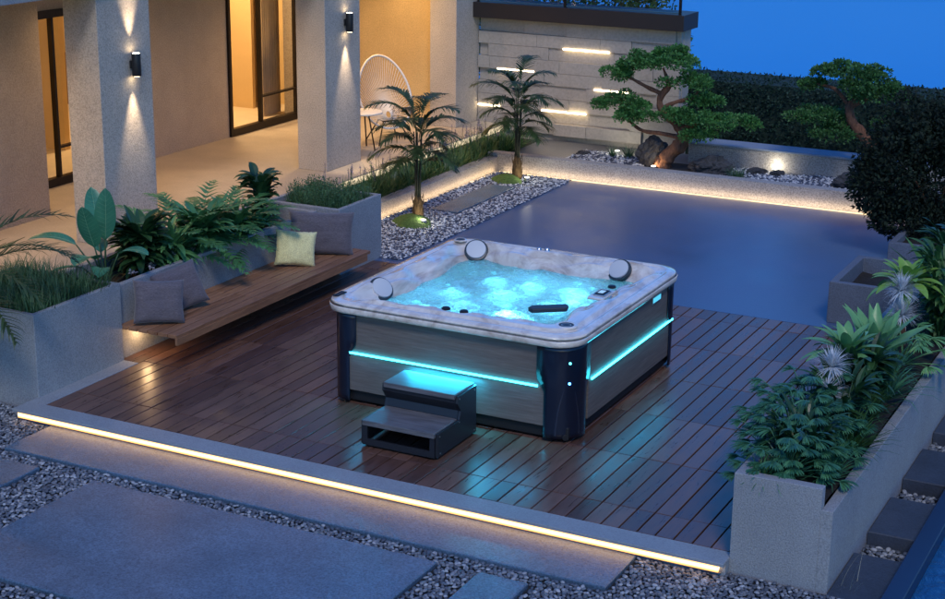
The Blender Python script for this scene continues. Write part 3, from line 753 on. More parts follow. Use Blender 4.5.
g = MB(); g.box(-8.34,-6.452,-6,10.0,2.90,3.2); hp(g).build('ceiling', plain('ceiling_white', (.55,.48,.40), .9), h)
for a, c in wins:
    t_ = .055
    g = MB(); x0, x1 = HW-.06, HW+.035
    g.box(x0,x1,a,a+t_,WB+.002,WT); g.box(x0,x1,c-t_,c,WB+.002,WT); g.box(x0,x1,a+t_,c-t_,WB+.002,WB+.10); g.box(x0,x1,a+t_,c-t_,WT-.09,WT)
    wn = hp(g).build('window', M['darkmetal'], h, bevel=.003)
    mid = a+(c-a)*(.66 if a < 5 else .44)
    g = MB(); g.box(x0+.02,x1-.01,mid-.018,mid+.018,WB+.10,WT-.09); g.box(x0+.02,x1-.01,mid+.018,c-t_,.74,.765)
    g.box(x0+.025,x1-.02,c-t_-.035,c-t_,WB+.10,WT-.09)
    hp(g).build('mullion', M['darkmetal'], wn)
    g = MB(); g.add([(HW-.012,a+t_,WB+.10),(HW-.012,c-t_,WB+.10),(HW-.012,c-t_,WT-.09),(HW-.012,a+t_,WT-.09)],[(0,1,2,3)]); hp(g).build('pane', M['glass'], wn)
# room behind the windows
g = MB(); g.box(-12.5,-8.6,2.0,10.0,PZ-.05,PZ+.02); hp(g).build('room_floor', M['roomfloor'], h)
g = MB(); g.box(-12.6,-12.5,2.0,10.0,PZ,3.1); g.box(-12.5,-8.6,1.9,2.0,PZ,3.1); g.box(-12.5,-8.6,10.0,10.1,PZ,3.1); g.box(-12.5,-9.6,5.6,5.7,PZ,3.1); g.box(-12.5,-9.3,9.45,9.52,PZ,3.1); hp(g).build('room_wall', M['roomwall'], h)
g = MB(); g.box(-12.6,-8.6,1.9,10.1,3.1,3.2); hp(g).build('room_ceiling', M['roomwall'], h)
g = MB(); g.box(-12.4,-11.9,6.0,9.4,PZ+.02,1.0); g.box(-10.9,-10.8,7.6,9.45,PZ+.021,.42); g.box(-12.4,-11.8,2.4,5.3,PZ+.02,.9); hp(g).build('cabinet', M['roomwood'], h, bevel=.01)
def curtain(y0, y1):
    g = MB(); n = 60
    for k in range(n+1):
        y_ = y0+(y1-y0)*k/n; x_ = -8.80+.035*math.sin(k*1.1)
        g.v += [(x_,y_,PZ+.03),(x_,y_,3.0)]
    g.f = [(2*k,2*k+2,2*k+3,2*k+1) for k in range(n)]; g.m = [0]*n; hp(g).build('curtain', M['curtain'], h, smooth=True)
curtain(8.95,9.4)
for x_, y_, e in ((-9.6,3.2,42), (-9.6,7.0,60), (-9.2,8.5,90)):
    lamp('AREA', 'room_lamp', (x_,y_,3.05), (1.0,.68,.34), e, h, shape='SQUARE', size=.6)
# porch downlights
for y_, e in ((.9,22), (3.4,14), (5.0,22), (8.2,22), (9.2,26)):
    g = MB(); g.cyl((-6.9,y_), .07, 2.885, 2.899, 24); hp(g).build('downlight', M['lampled'], h)
    lamp('SPOT', 'downlight_beam', (-6.9,y_,2.87), (1.0,.60,.24), e*6, h, spot_size=R(150), spot_blend=.9, shadow_soft_size=.07)
# wall lamps on the pillars
for (y_, lab) in ((2.55,'black up-and-down wall lamp on the near pillar'), (6.70,'black up-and-down wall lamp on the far pillar')):
    loc = Vector((-5.93, y_, 2.10)); o = empty('wall_lamp', lab, 'wall lamp', loc, 'up-and-down lamps on the pillars')
    g = MB(); g.lathe([(.044,-.115),(.046,-.11),(.046,.11),(.044,.115),(.036,.115),(.036,.095)], (0,0,0), 28); g.v = [tuple(q) for q in g.v]; g.build('body', M['black'], o, smooth=True, angle=40)
    g = MB(); g.box(-.068,-.044,-.028,.028,-.04,.04); g.build('bracket', M['black'], o, bevel=.004)
    g = MB(); g.cyl((0,0), .035, -.1175, -.1155, 20); g.build('lens', M['lampled'], o)
    g = MB(); g.cyl((0,0), .035, .1155, .1175, 20); g.build('lens', M['lampled'], o)
    for sz, rx in ((-1, 0), (1, PI)):
        lamp('SPOT', 'lamp_beam', loc+Vector((.0,0,sz*.125)), (1.0,.76,.50), 100, o, (rx,R(0),0), spot_size=R(44), spot_blend=.9, shadow_soft_size=.03)

# ------------------------------------------------------------------ feature wall and balcony
fw = empty('feature_wall', 'wall of staggered stone blocks with short light strips set in the joints', 'wall', (-4.5,10.5,.2))
def fp(g): g.v = [(a+4.5, c-10.5, d-.2) for a, c, d in g.v]; return g
g = MB(); g.box(-6.0,-2.92,10.46,10.72,-.2,1.81)
zs = [.2,.37,.545,.72,.905,1.085,1.26,1.435,1.61,1.805]; fr = random.Random(4)
for a, c in zip(zs[:-1], zs[1:]):
    x = -5.99-fr.uniform(0,.4)
    while x < -2.93:
        w = fr.uniform(.45,1.15); d = fr.choice((.0,.03,.055,.065))
        g.box(max(x,-5.99), min(x+w,-2.925)-.004, 10.405-d, 10.459, a+.0022, c-.0022); x += w
fp(g).build('blocks', M['featurestone'], fw, bevel=.002)
for a, c, z in ((-4.66,-3.96,1.437), (-5.68,-5.10,1.088), (-5.98,-5.63,.547), (-4.97,-4.28,.547), (-4.17,-3.66,.905)):
    g = MB(); g.box(a,c,10.335,10.35,z-.009,z+.009); fp(g).build('light_strip', M['wallled'], fw)
bl = empty('balcony', 'dark fascia balcony with a glass railing over the stone wall', 'balcony', (-4.5,11,1.8))
def lp(g): g.v = [(a+4.5, c-11, d-1.8) for a, c, d in g.v]; return g
g = MB(); g.box(-6.0,-2.84,10.18,10.76,1.815,2.03); lp(g).build('fascia', plain('fascia_brown', (.028,.020,.018), .5), bl, bevel=.004)
g = MB(); g.add([(-5.95,10.246,2.06),(-2.9,10.246,2.06),(-2.9,10.246,3.05),(-5.95,10.246,3.05)],[(0,1,2,3)]); lp(g).build('glass_panel', M['railglass'], bl)
for x_ in (-6.0+.06,-4.6,-2.92):
    g = MB(); g.box(x_-.015,x_+.015,10.225,10.265,2.03,3.1); lp(g).build('post', M['darkmetal'], bl)
g = MB(); g.box(-5.95,-2.90,10.235,10.257,2.04,2.056); lp(g).build('rail', plain('rail_teal', (.05,.10,.13), .4), bl)
g = MB()
leafcloud(g, (-5.5,12.4,1.3), (1.8,.5,1.5), 16000, .09); tag(g.build('tall_shrub', M['f_hedge']), 'tall dark green shrub rising behind the balcony glass', 'shrub')

# hedge beyond the garden wall
g = MB(); g.box(-4.6,6.6,11.42,12.35,-.4,1.0); hd = empty('clipped_hedge', 'long dark clipped hedge between the garden wall and the water', 'hedge', (0,11.9,-.3))
g.v = [(a, c-11.9, d+.3) for a, c, d in g.v]; g.build('core', plain('hedge_core', (.012,.03,.022), .95), hd)
g = MB()
for _ in range(30000):
    x_ = rnd.uniform(-4.6,6.7)
    if rnd.random() < .68: p = Vector((x_, 11.40+rnd.uniform(-.05,.03), rnd.uniform(.0,.99)))
    else: p = Vector((x_, rnd.uniform(11.38,12.4), 1.0+rnd.uniform(-.02,.006)))
    a = Vector((rnd.gauss(0,1), rnd.gauss(-.4,.6), rnd.gauss(.2,.8))).normalized(); c = a.cross(Vector((rnd.gauss(0,1), rnd.gauss(0,1), rnd.gauss(0,1)))).normalized()
    s_ = rnd.uniform(.03,.06); g.add([p, p+a*s_*.5+c*s_*.25, p+a*s_, p+a*s_*.5-c*s_*.25], [(0,1,2,3)])
g.v = [(a, c-11.9, d+.3) for a, c, d in g.v]; g.build('leaves', foliage('hedge_far_leaves', (.010,.04,.026), (.022,.065,.038), .7), hd)

# ------------------------------------------------------------------ lake and far bank
g = MB(); g.add([(-600,12.5,-2.2),(600,12.5,-2.2),(600,900,-2.2),(-600,900,-2.2)], [(0,1,2,3)]); struct('lake_water', g, M['lake'])
g = MB(); g.box(-400,400,11.9,12.6,-3,-.364); struct('embankment', g, M['ground'])
g = MB(); nx, ny = 120, 6
for j in range(ny+1):
    for i in range(nx+1):
        x_ = -90+140*i/nx; y_ = 50.0+(.65*(x_+16.6) if x_ > -40 else -15.2)+j*9
        g.v.append((x_, y_+1.6*mnoise.noise(Vector((x_*.35,0,0)))+.6*mnoise.noise(Vector((x_*1.3,0,3))), -2.3+.35*min(j,2)+j*.25+.8*mnoise.noise(Vector((x_*.09,y_*.1,1)))*min(1,j)))
g.f = [(j*(nx+1)+i, j*(nx+1)+i+1, (j+1)*(nx+1)+i+1, (j+1)*(nx+1)+i) for j in range(ny) for i in range(nx)]; g.m = [0]*len(g.f)
struct('far_bank', g, varied('bank_grass', (.015,.04,.03), .9, .4, .5), smooth=True)

# ------------------------------------------------------------------ rocks
def rock(label, loc, sc, rot, seed):
    g = MB(); vs = []
    import bmesh
    bm = bmesh.new(); bmesh.ops.create_icosphere(bm, subdivisions=4, radius=1)
    for v in bm.verts:
        p = v.co.copy(); n1 = mnoise.noise(p*1.3+Vector((seed,0,0))); n2 = abs(mnoise.noise(p*2.7+Vector((0,seed,0)))); n3 = mnoise.noise(p*7)
        c = mnoise.cell(p*1.6+Vector((seed,seed,0)))
        v.co = p*(1+.35*n1-.35*n2+.05*n3+.10*c)
    me = bpy.data.meshes.new('rock'); bm.to_mesh(me); bm.free(); me.materials.append(M['rock'])
    o = bpy.data.objects.new('rock', me); COL.objects.link(o); o.location = loc; o.scale = sc; o.rotation_euler = rot
    tag(o, label, 'rock', 'rocks in the raised garden'); return o
rock('tall upright dark rock leaning just left of the crooked pine trunk', (-2.93,9.45,.31), (.20,.15,.26), (.2,.35,.4), 2.2)
rock('wide low dark rock lying just right of the crooked pine trunk', (-2.07,9.33,.22), (.27,.19,.15), (.1,-.15,.2), 7.1)
rock('flat grey rock on the pebbles near the wall spotlight, left of two', (-1.55,9.62,.155), (.13,.09,.05), (0,0,.3), 4.3)
rock('flat grey rock on the pebbles near the wall spotlight, right of two', (-1.28,9.66,.155), (.11,.09,.045), (0,0,1.3), 5.9)
rock('small flat stone among pebbles at the foot of the stone block wall', (-4.0,9.62,.15), (.10,.08,.04), (0,0,.7), 8.8)
rock('dark rock at the right end of the pebbles beside the bush', (-.25,9.35,.20), (.22,.14,.12), (0,0,.2), 3.7)

# ------------------------------------------------------------------ crooked pines
def tube_path(mb, pts, r0, r1, n=9, wob=.0):
    P_ = [Vector(p) for p in pts]; out = []
    m = 7
    for i in range(len(P_)-1):
        a = P_[max(i-1,0)]; b_ = P_[i]; c = P_[i+1]; d = P_[min(i+2,len(P_)-1)]
        for k in range(m):
            t = k/m; out.append(.5*((2*b_)+(-a+c)*t+(2*a-5*b_+4*c-d)*t*t+(-a+3*b_-3*c+d)*t**3))
    out.append(P_[-1]); L = len(out)
    rad = [(r0+(r1-r0)*(k/(L-1)))*(1+wob*mnoise.noise(out[k]*14)) for k in range(L)]
    mb.tube(out, rad, n); return out
def pad(mb, c, rad, n, size=.045):
    """foliage cushion: flattened clumps with tufts standing on them"""
    nc = max(7, int(rad[0]*rad[1]*240))
    cl = []
    for _ in range(nc):
        a = rnd.uniform(0,2*PI); q = math.sqrt(rnd.random()); h_ = (1-q*q)*rad[2]
        cl.append(Vector((c[0]+q*rad[0]*math.cos(a), c[1]+q*rad[1]*math.sin(a), c[2]+h_*rnd.uniform(-.2,.9))))
    for _ in range(n):
        q = rnd.choice(cl); d = Vector((rnd.gauss(0,1), rnd.gauss(0,1), rnd.gauss(.35,.8))).normalized()
        rr = .075*rnd.uniform(.55,1.1)
        p = q+Vector((d.x*rr*1.15, d.y*rr*1.15, d.z*rr*.75))
        a = (d+Vector((rnd.gauss(0,.45), rnd.gauss(0,.45), rnd.gauss(.25,.4)))).normalized(); b_ = a.cross(Vector((rnd.gauss(0,1), rnd.gauss(0,1), rnd.gauss(0,1)))).normalized()
        s_ = size*rnd.uniform(.6,1.2); mb.add([p, p+a*s_*.6+b_*s_*.28, p+a*s_, p+a*s_*.6-b_*s_*.28], [(0,1,2,3)])
def pine(name, label, base, trunk, branches, pads, mat, dens=1.0, off=(-.09,.22,-.10)):
    sh = lambda p: (p[0]+off[0], p[1]+off[1], p[2]+off[2])
    base = sh(base); trunk = [sh(p) for p in trunk]; branches = [[sh(p) for p in br] for br in branches]; pads = [(sh(c), q) for c, q in pads]
    o = empty(name, label, 'tree', base, 'crooked pines in the raised garden'); bx, by, bz = base
    g = MB(); tube_path(g, trunk, .105, .035, 12, .35)
    for k in range(5):
        w = k*1.3+.4; g.tube([(trunk[0][0]+.03*math.cos(w), trunk[0][1]+.03*math.sin(w), bz+.12), (trunk[0][0]+.13*math.cos(w), trunk[0][1]+.13*math.sin(w), bz-.01)], [.05,.02], 7)
    g.v = [(a-bx, c-by, d-bz) for a, c, d in g.v]; g.build('trunk', M['bark'], o, smooth=True)
    for br in branches:
        g = MB(); tube_path(g, br, .034, .012, 8, .3); g.v = [(a-bx, c-by, d-bz) for a, c, d in g.v]; g.build('branch', M['bark'], o, smooth=True)
    for c, rad in pads:
        rad = (rad[0]*1.12, rad[1]*1.1, rad[2]*1.35)
        g = MB(); pad(g, c, rad, int(20000*rad[0]*rad[1]*dens)+500)
        g.v = [(a-bx, e-by, d-bz) for a, e, d in g.v]; g.build('foliage_pad', mat, o)
Y0 = 9.1
pine('bonsai_pine', 'crooked cloud-pruned pine with a reddish trunk in the middle of the raised garden', (-2.6,Y0,.24),
     [(-2.66,Y0,.24),(-2.56,Y0,.42),(-2.40,Y0,.58),(-2.38,Y0+.02,.72),(-2.52,Y0+.03,.86),(-2.68,Y0,.98),(-2.72,Y0,1.15),(-2.60,Y0,1.32)],
     [[(-2.40,Y0,.66),(-2.65,Y0-.05,.70),(-2.95,Y0-.05,.72),(-3.20,Y0,.88),(-3.28,Y0,1.0)],
      [(-2.68,Y0,1.02),(-2.50,Y0,1.12),(-2.30,Y0+.05,1.18),(-2.2,Y0,1.3)],
      [(-2.66,Y0,1.2),(-2.9,Y0,1.28),(-3.1,Y0-.05,1.38),(-3.3,Y0,1.42)],
      [(-2.42,Y0,.78),(-2.2,Y0-.1,.86),(-2.0,Y0-.1,.92),(-1.75,Y0,.94)],
      [(-2.60,Y0,1.3),(-2.65,Y0,1.45),(-2.7,Y0,1.55)]],
     [((-2.72,Y0,1.62),(.42,.30,.15)), ((-3.28,Y0,1.42),(.22,.20,.10)), ((-2.38,Y0,1.36),(.28,.25,.13)), ((-3.05,Y0+.05,1.56),(.22,.2,.1)),
      ((-3.22,Y0-.05,1.02),(.32,.26,.14)), ((-3.0,Y0-.12,.90),(.25,.2,.10)), ((-2.42,Y0-.08,.93),(.30,.24,.11)), ((-2.05,Y0-.1,.92),(.30,.24,.12)),
      ((-1.72,Y0,.90),(.26,.22,.12)), ((-2.12,Y0-.15,.72),(.20,.16,.07)), ((-2.15,Y0+.1,1.12),(.22,.18,.09)), ((-2.6,Y0+.1,1.68),(.2,.2,.1))], M['f_bonsai'])
Y1 = 9.75
pine('bonsai_pine', 'darker cloud-pruned pine half hidden behind the round bush on the right', (.05,Y1,.24),
     [(.05,Y1,.24),(.0,Y1,.5),(-.15,Y1,.75),(-.35,Y1,.95),(-.40,Y1,1.15),(-.3,Y1,1.3)],
     [[(-.33,Y1,.95),(-.5,Y1,.88),(-.75,Y1,.92)], [(-.38,Y1,1.15),(-.2,Y1,1.25),(-.05,Y1,1.3)], [(-.4,Y1,1.15),(-.6,Y1,1.35),(-.85,Y1,1.4)]],
     [((-.38,Y1,1.55),(.42,.28,.13)), ((-.02,Y1,1.30),(.28,.24,.12)), ((-.75,Y1,.98),(.36,.28,.12)), ((-.52,Y1-.1,.80),(.26,.2,.09)), ((-.92,Y1,1.38),(.14,.14,.07)), ((-.15,Y1,1.42),(.3,.25,.13)), ((.25,Y1,.95),(.3,.25,.12))], M['f_bonsai_dark'], off=(.0,-.12,-.04))

# ------------------------------------------------------------------ small palms with moss mounds and uplights
def small_palm(label, x, y, sd, H=1.62):
    rnd.seed(sd); o = empty('palm', label, 'palm', (x,y,0), 'small palms in the white pebbles')
    def q(g): g.v = [(a-x, c-y, d) for a, c, d in g.v]; return g
    g = MB(); g.lathe([(.055,.0),(.068,.05),(.062,.16),(.052,.26),(.03,.31)], (x,y,0), 14); 
    for k in range(26):
        w = k*2.4; z = .06+.009*k; thin(g, (x+.06*math.cos(w), y+.06*math.sin(w), z), w, 1.3, .09, .03, -.2, 2)
    q(g).build('trunk_base', M['palmtrunk'], o, smooth=True)
    g = MB()
    for k in range(5):
        w = k*1.26; g.tube([(x+.02*math.cos(w), y+.02*math.sin(w), .25), (x+.03*math.cos(w), y+.03*math.sin(w), .6), (x+.05*math.cos(w), y+.05*math.sin(w), H*.66)], [.014,.010,.007], 6)
    q(g).build('stem', M['darkstem'], o, smooth=True)
    spec = []
    for k in range(22):
        lv = k/21; spec.append((k*2.4+sd, 1.45-.85*lv+rnd.uniform(-.12,.12), (.62-.16*lv)*rnd.uniform(.85,1.12), 1.55+.35*rnd.random(), .74-.34*lv))
    for i, (az, el, L, dr, zf) in enumerate(spec):
        g = MB(); z = H*zf
        frond(g, (x+.04*math.cos(az), y+.04*math.sin(az), z), az, el, L*1.05, dr, 24, .27, .036, .006, 1.45, .2, vee=.2)
        q(g).build('frond', M['f_palm'], o)
    return o
small_palm('small dark palm nearer the hot tub, on the pebbles by the pillar', -4.36, 5.60, 3)
small_palm('small dark palm farther back, where the two lit kerbs meet', -4.34, 8.24, 8, 1.58)
for x_, y_, s_, lab in ((-4.38,5.50,1,'green moss mound under the nearer small palm'), (-4.42,8.10,.85,'green moss mound under the farther small palm')):
    g = MB(); n = 36; rings = 7
    for j in range(rings+1):
        t = j/rings
        for k in range(n):
            w = 2*PI*k/n; rr = (1+.15*math.sin(2*w+x_*9)+.05*math.sin(5*w))*t
            g.v.append((x_+.27*s_*rr*math.cos(w+.6), y_+.33*s_*rr*math.sin(w+.6)*.8, .012+.10*s_*(1-t**2)+.008*mnoise.noise(Vector((rr*9*math.cos(w), rr*9*math.sin(w), 1)))))
    g.f = [(j*n+k, j*n+(k+1) % n, (j+1)*n+(k+1) % n, (j+1)*n+k) for j in range(rings) for k in range(n)]; g.m = [0]*len(g.f)
    tag(g.build('moss_mound', M['moss'], smooth=True), lab, 'moss', 'moss mounds under the palms')
def uplight(label, loc, e, aim=None, col=(1.0,.93,.72), rad=.035, size=80):
    o = empty('garden_uplight', label, 'spotlight', loc, 'garden spotlights'); g = MB(); g.lathe([(rad,0),(rad*1.1,.03),(rad,.05),(rad*.8,.05)], (0,0,0), 18); g.build('housing', M['steel'], o, smooth=True, angle=40)
    g = MB(); g.cyl((0,0), rad*.8, .0505, .054, 16); g.build('lens', M['spotled'], o)
    l = lamp('POINT', 'uplight_glow', Vector(loc)+Vector((0,0,.075)), col, e, o, shadow_soft_size=.03)
uplight('small bright spotlight in the pebbles by the nearer palm', (-4.20,5.44,.03), 2.2)
uplight('small bright spotlight in the pebbles by the farther palm', (-4.14,8.12,.03), 1.8)
uplight('small spotlight among pebbles washing the garden wall right of the pine', (-1.36,9.82,.12), 2.6, col=(1,.9,.68))
uplight('small spotlight by the grass tufts at the foot of the stone block wall', (-3.62,9.92,.12), 4.5, col=(1,.95,.8))
uplight('small warm spotlight at the foot of the crooked pine', (-2.80,9.16,.13), 1.6, col=(1,.72,.42))

# ------------------------------------------------------------------ grasses and planted beds
rnd.seed(21)
g = MB()
for _ in range(3300):
    x_ = rnd.uniform(-5.22,-4.19); y_ = rnd.uniform(-1.06,-.08)
    thin(g, (x_, y_, .62), rnd.uniform(0,2*PI), rnd.uniform(.8,1.5), rnd.uniform(.16,.30), .011, rnd.uniform(.3,1.5), 4)
tag(g.build('grass', M['f_grass']), 'thick dark green grass in the near left planter', 'grass', kind='stuff')
g = MB()
for _ in range(70):
    x_ = rnd.uniform(-4.78,-4.03); y_ = rnd.uniform(3.28,3.98)
    for k in range(24):
        az = rnd.uniform(0,2*PI); thin(g, (x_+rnd.uniform(-.03,.03), y_+rnd.uniform(-.03,.03), .60), az, rnd.uniform(.9,1.5), rnd.uniform(.14,.25), .010, rnd.uniform(-.2,.6), 3)
    leafcloud(g, (x_, y_, .74), (.07,.07,.09), 60, .03, .3)
tag(g.build('herb_bush', M['f_grass']), 'bushy fine-leaved herbs filling the planter at the far bench end', 'bush')
# grass tufts in bed between porch and kerb
def tufts(name, label, cat, spots, mat, n=60, L=.26, W=.014, group=None, **k):
    for i, (x_, y_, z_) in enumerate(spots):
        g = MB(); tuft(g, (0,0,0), n, L*rnd.uniform(.85,1.15), W, **k); o = g.build(name, mat); o.location = (x_, y_, z_)
        tag(o, label, cat, group)
spots = []
y_ = 4.25
while y_ < 9.9:
    for x_ in (-5.38,-5.16,-5.02): spots.append((x_+rnd.uniform(-.04,.04), y_+rnd.uniform(-.07,.07), .10))
    y_ += .21
tufts('grass_plant', 'dark strappy grass plant in the bed between the porch edge and the lit kerb', 'grass plant', spots, M['f_hedge'], 62, .33, .020, 'strappy plants along the porch bed', el=(.5,1.45), droop=(.5,1.7), r=.05)
# lavender stems with pale heads
g = MB(); g2 = MB()
for _ in range(110):
    x_ = rnd.uniform(-5.45,-5.0); y_ = rnd.uniform(3.6,9.6); H = rnd.uniform(.32,.52); dx, dy = rnd.uniform(-.05,.05), rnd.uniform(-.05,.05)
    g.tube([(x_,y_,.12),(x_+dx,y_+dy,.12+H)], .0025, 4)
    for k in range(7):
        leafcloud(g2, (x_+dx, y_+dy, .12+H-.015*k), (.009,.009,.008), 3, .014, .7)
o = empty('lavender', 'thin lavender stems with pale heads standing above the strappy plants', 'flowers', (0,0,0)); o['kind'] = 'stuff'
g.build('stems', M['stem'], o); g2.build('blossom', foliage('lavender_blossom', (.22,.16,.32), (.45,.36,.52), .7), o)
tufts('grass_tuft', 'small green grass tuft on pebbles by the stone block wall, left of two', 'grass tuft', [(-3.60,9.70,.12)], M['f_grass'], 70, .17, .009, 'grass tufts in the raised garden', r=.03)
tufts('grass_tuft', 'bushier green grass tuft on pebbles by the stone block wall, right of two', 'grass tuft', [(-3.38,9.76,.12)], M['f_grass'], 110, .24, .009, 'grass tufts in the raised garden', r=.05)
tufts('grass_tuft', 'olive grass tuft between the wide low rock and the white pebbles', 'grass tuft', [(-1.68,9.20,.12)], M['f_grass'], 170, .20, .009, 'grass tufts in the raised garden', r=.11)

# ------------------------------------------------------------------ plants behind the bench
rnd.seed(33)
def plant(name, label, cat, loc, parts, group=None):
    o = empty(name, label, cat, loc, group)
    for pn, g, mt in parts:
        g.build(pn, mt, o)
    return o
# banana-like plant
bx, by, bz = -4.55, .25, .55
o = empty('banana_plant', 'tall plant with big paddle leaves behind the bench, above the dark cushions', 'plant', (bx,by,bz))
for az, el, sl, L, W, dr, pe in ((2.5,1.40,.42,.46,.20,.3,1.25), (-.7,1.42,.46,.50,.19,-.3,1.2), (5.0,1.30,.42,.46,.19,-.2,1.0), (3.6,1.15,.42,.44,.17,.9,.5),
                                 (4.9,1.25,.30,.36,.22,1.0,.55), (2.4,1.1,.3,.36,.17,.9,.5), (4.1,.95,.24,.34,.12,.9,.3), (5.3,1.1,.22,.32,.16,1.0,.5), (.0,1.25,.34,.34,.15,.9,.5)):
    g = MB(); p = Vector((.03*math.cos(az), .03*math.sin(az), 0)); pts = [p.copy()]; e = el
    for k in range(4): p = p+Vector((math.cos(az)*math.cos(e), math.sin(az)*math.cos(e), math.sin(e)))*sl/4; e -= .06; pts.append(p.copy())
    g.tube(pts, [.011,.010,.009,.008,.006], 6); st_ = g.build('stalk', M['stem'], o, smooth=True)
    g = MB(); blade(g, p, az, pe, L, W, dr, 12, .22, 'paddle', rnd.uniform(-.2,.2)); mids = [Vector(g.v[3*i+1])+Vector((0,0,.002)) for i in range(13)]; ed = list(g.v)
    g.cur = 1; g.tube(mids, [.006-.0045*i/12 for i in range(13)], 5)
    for i in range(1,12):
        for e_ in (0,2):
            g.tube([Vector(ed[3*i+1])+Vector((0,0,.001)), Vector(ed[3*min(12,i+1)+e_]).lerp(Vector(ed[3*min(12,i+1)+1]),.12)+Vector((0,0,.001))], [.0022,.0008], 3)
    g.build('leaf', [M['f_banana'], M['vein']], o, smooth=True)
# dark croton-like shrubs
def leafy(name, label, loc, n, L, W, H, mat, shape='lance', spread=1.0, group=None):
    o = empty(name, label, 'shrub', loc, group); g = MB()
    for s_ in range(5):
        a = s_*1.256; g.tube([(0,0,0),(math.cos(a)*.05*spread,math.sin(a)*.05*spread,H*.5),(math.cos(a)*.09*spread,math.sin(a)*.09*spread,H)], [.008,.006,.003], 5)
    g.build('stem', M['stem'], o); g = MB()
    for k in range(n):
        t = rnd.random(); a = rnd.uniform(0,2*PI); z = H*(.15+.85*t); r_ = .09*spread*t
        az = a+rnd.uniform(-.6,.6); blade(g, (r_*math.cos(a), r_*math.sin(a), z), az, rnd.uniform(-.1,1.2)+.3*(t-.5), L*rnd.uniform(.7,1.15), W, rnd.uniform(.4,1.2), 5, .3, shape)
    g.build('leaves', mat, o); return o
leafy('leafy_shrub', 'round shrub of dark glossy leaves right of the paddle-leaved plant', (-4.52,.72,.54), 190, .28, .085, .42, M['f_dark'], group='shrubs behind the bench')
leafy('leafy_shrub', 'low green leafy shrub right behind the wall above the tilted dark cushion', (-4.42,1.02,.54), 150, .28, .055, .26, M['f_fern'], group='shrubs behind the bench')
leafy('leafy_shrub', 'bright broad-leaved shrub between the middle and largest philodendron', (-4.42,1.5,.54), 150, .30, .085, .36, M['f_fern'], group='shrubs behind the bench')
leafy('leafy_shrub', 'bright broad-leaved shrub right below the last philodendron', (-4.40,1.98,.54), 120, .26, .075, .28, M['f_fern'], group='shrubs behind the bench')
leafy('leafy_shrub', 'dark upright rubber shrub just left of the far bench planter', (-4.50,2.62,.54), 80, .22, .09, .55, M['f_dark'], 'paddle', .8, group='shrubs behind the bench')
leafy('leafy_shrub', 'low broad-leaved shrub in front of the dark upright rubber shrub', (-4.38,2.40,.54), 60, .19, .06, .18, M['f_fern'], group='shrubs behind the bench')
for k, (x_, y_, s_, lab) in enumerate(((-4.55,1.25,1.0,'split-leaved philodendron in the middle of the row, by the leafy shrubs'), (-4.6,1.68,1.1,'largest split-leaved philodendron, midway along the bench planter'), (-4.5,2.08,.9,'split-leaved philodendron next to the dark upright rubber shrub'))):
    o = empty('philodendron', lab, 'plant', (x_,y_,.54), 'split-leaved plants behind the bench')
    for i in range(26):
        g = MB(); az = i*2.4+k; el = 1.4-.04*i
        frond(g, (0,0,.0), az, el, .72*s_*rnd.uniform(.8,1.15), 1.2, 14, .17, .050, .005, .7, .42, vee=.25)
        g.build('leaf', M['f_fern'], o)
g = MB()
for _ in range(36):
    x_, y_ = rnd.uniform(-4.45,-4.3), rnd.uniform(.35,2.1); leafcloud(g, (x_,y_,.66+rnd.uniform(-.02,.05)), (.014,.014,.012), 14, .022, .9)
tag(g.build('white_flowers', M['whitepetal']), 'small white blossoms low behind the bench wall', 'flowers', kind='stuff')
# foreground palm at the left edge: grows out of frame left, three fronds in view
o = empty('potted_palm', 'dark palm fronds reaching in from the left edge over the grass planter', 'palm', (-4.72,-1.38,-.2))
g = MB(); g.tube([(0,0,0),(0,0,1.05)], [.05,.035], 10); g.build('trunk', M['palmtrunk'], o, smooth=True)
for az, el, L, dr in ((.9,1.35,1.25,1.7), (.5,1.2,1.2,1.9), (.7,1.0,1.1,1.5), (.1,1.0,1.0,2.0), (-.2,.5,.9,1.6), (2.4,1.1,.8,1.6), (3.6,1.1,.8,1.7), (-.4,.9,.75,2.0), (4.6,1.0,.8,1.7), (5.4,1.2,.8,1.7)):
    g = MB(); frond(g, (0,0,1.05), az, el, L, dr, 26, .26, .024, .007, 1.1, .2); g.build('frond', M['f_palm'], o)

# ------------------------------------------------------------------ right hand planter
rnd.seed(52)
def fanplant(label, loc, n, Ls, r, mat=None, group='fan-leaved plants in the right planter'):
    o = empty('fan_plant', label, 'plant', loc, group)
    for i in range(n):
        g = MB(); az = i*2.4+rnd.uniform(-.3,.3); el = 1.45-1.25*(i/n)
        fan(g, (0,0,0), az, el, Ls*rnd.uniform(.75,1.15), r*rnd.uniform(.85,1.15)); g.build('leaf', mat or M['f_teal'], o)
fanplant('teal fan-leaved plant nearest the front of the right planter', (1.95,-.90,.46), 60, .32, .115)
fanplant('teal fan-leaved plant second from the front of the right planter', (1.90,-.50,.50), 70, .38, .115)
fanplant('teal fan-leaved plant between the two silver tufts and the deck', (1.86,-.08,.50), 60, .42, .115)
fanplant('pale green fan-leaved plant by the bend of the right wall', (2.10,1.75,.46), 22, .36, .16, M['f_agave'])
def ros(name, label, loc, n, L, W, mat, shape='lance', group=None, **k):
    o = empty(name, label, 'plant', loc, group)
    for i in range(n):
        g = MB(); t = i/max(1,n-1); az = i*2.39996; el = k.get('el0',1.35)+(k.get('el1',.25)-k.get('el0',1.35))*t
        blade(g, (.012*math.cos(az), .012*math.sin(az), 0), az, el+rnd.uniform(-.08,.08), L*(.72+.3*t)*rnd.uniform(.9,1.1), W, k.get('droop',.7)*(.7+.6*t), 8, k.get('fold',.35), shape); g.build('leaf', mat, o, smooth=True)
    return o
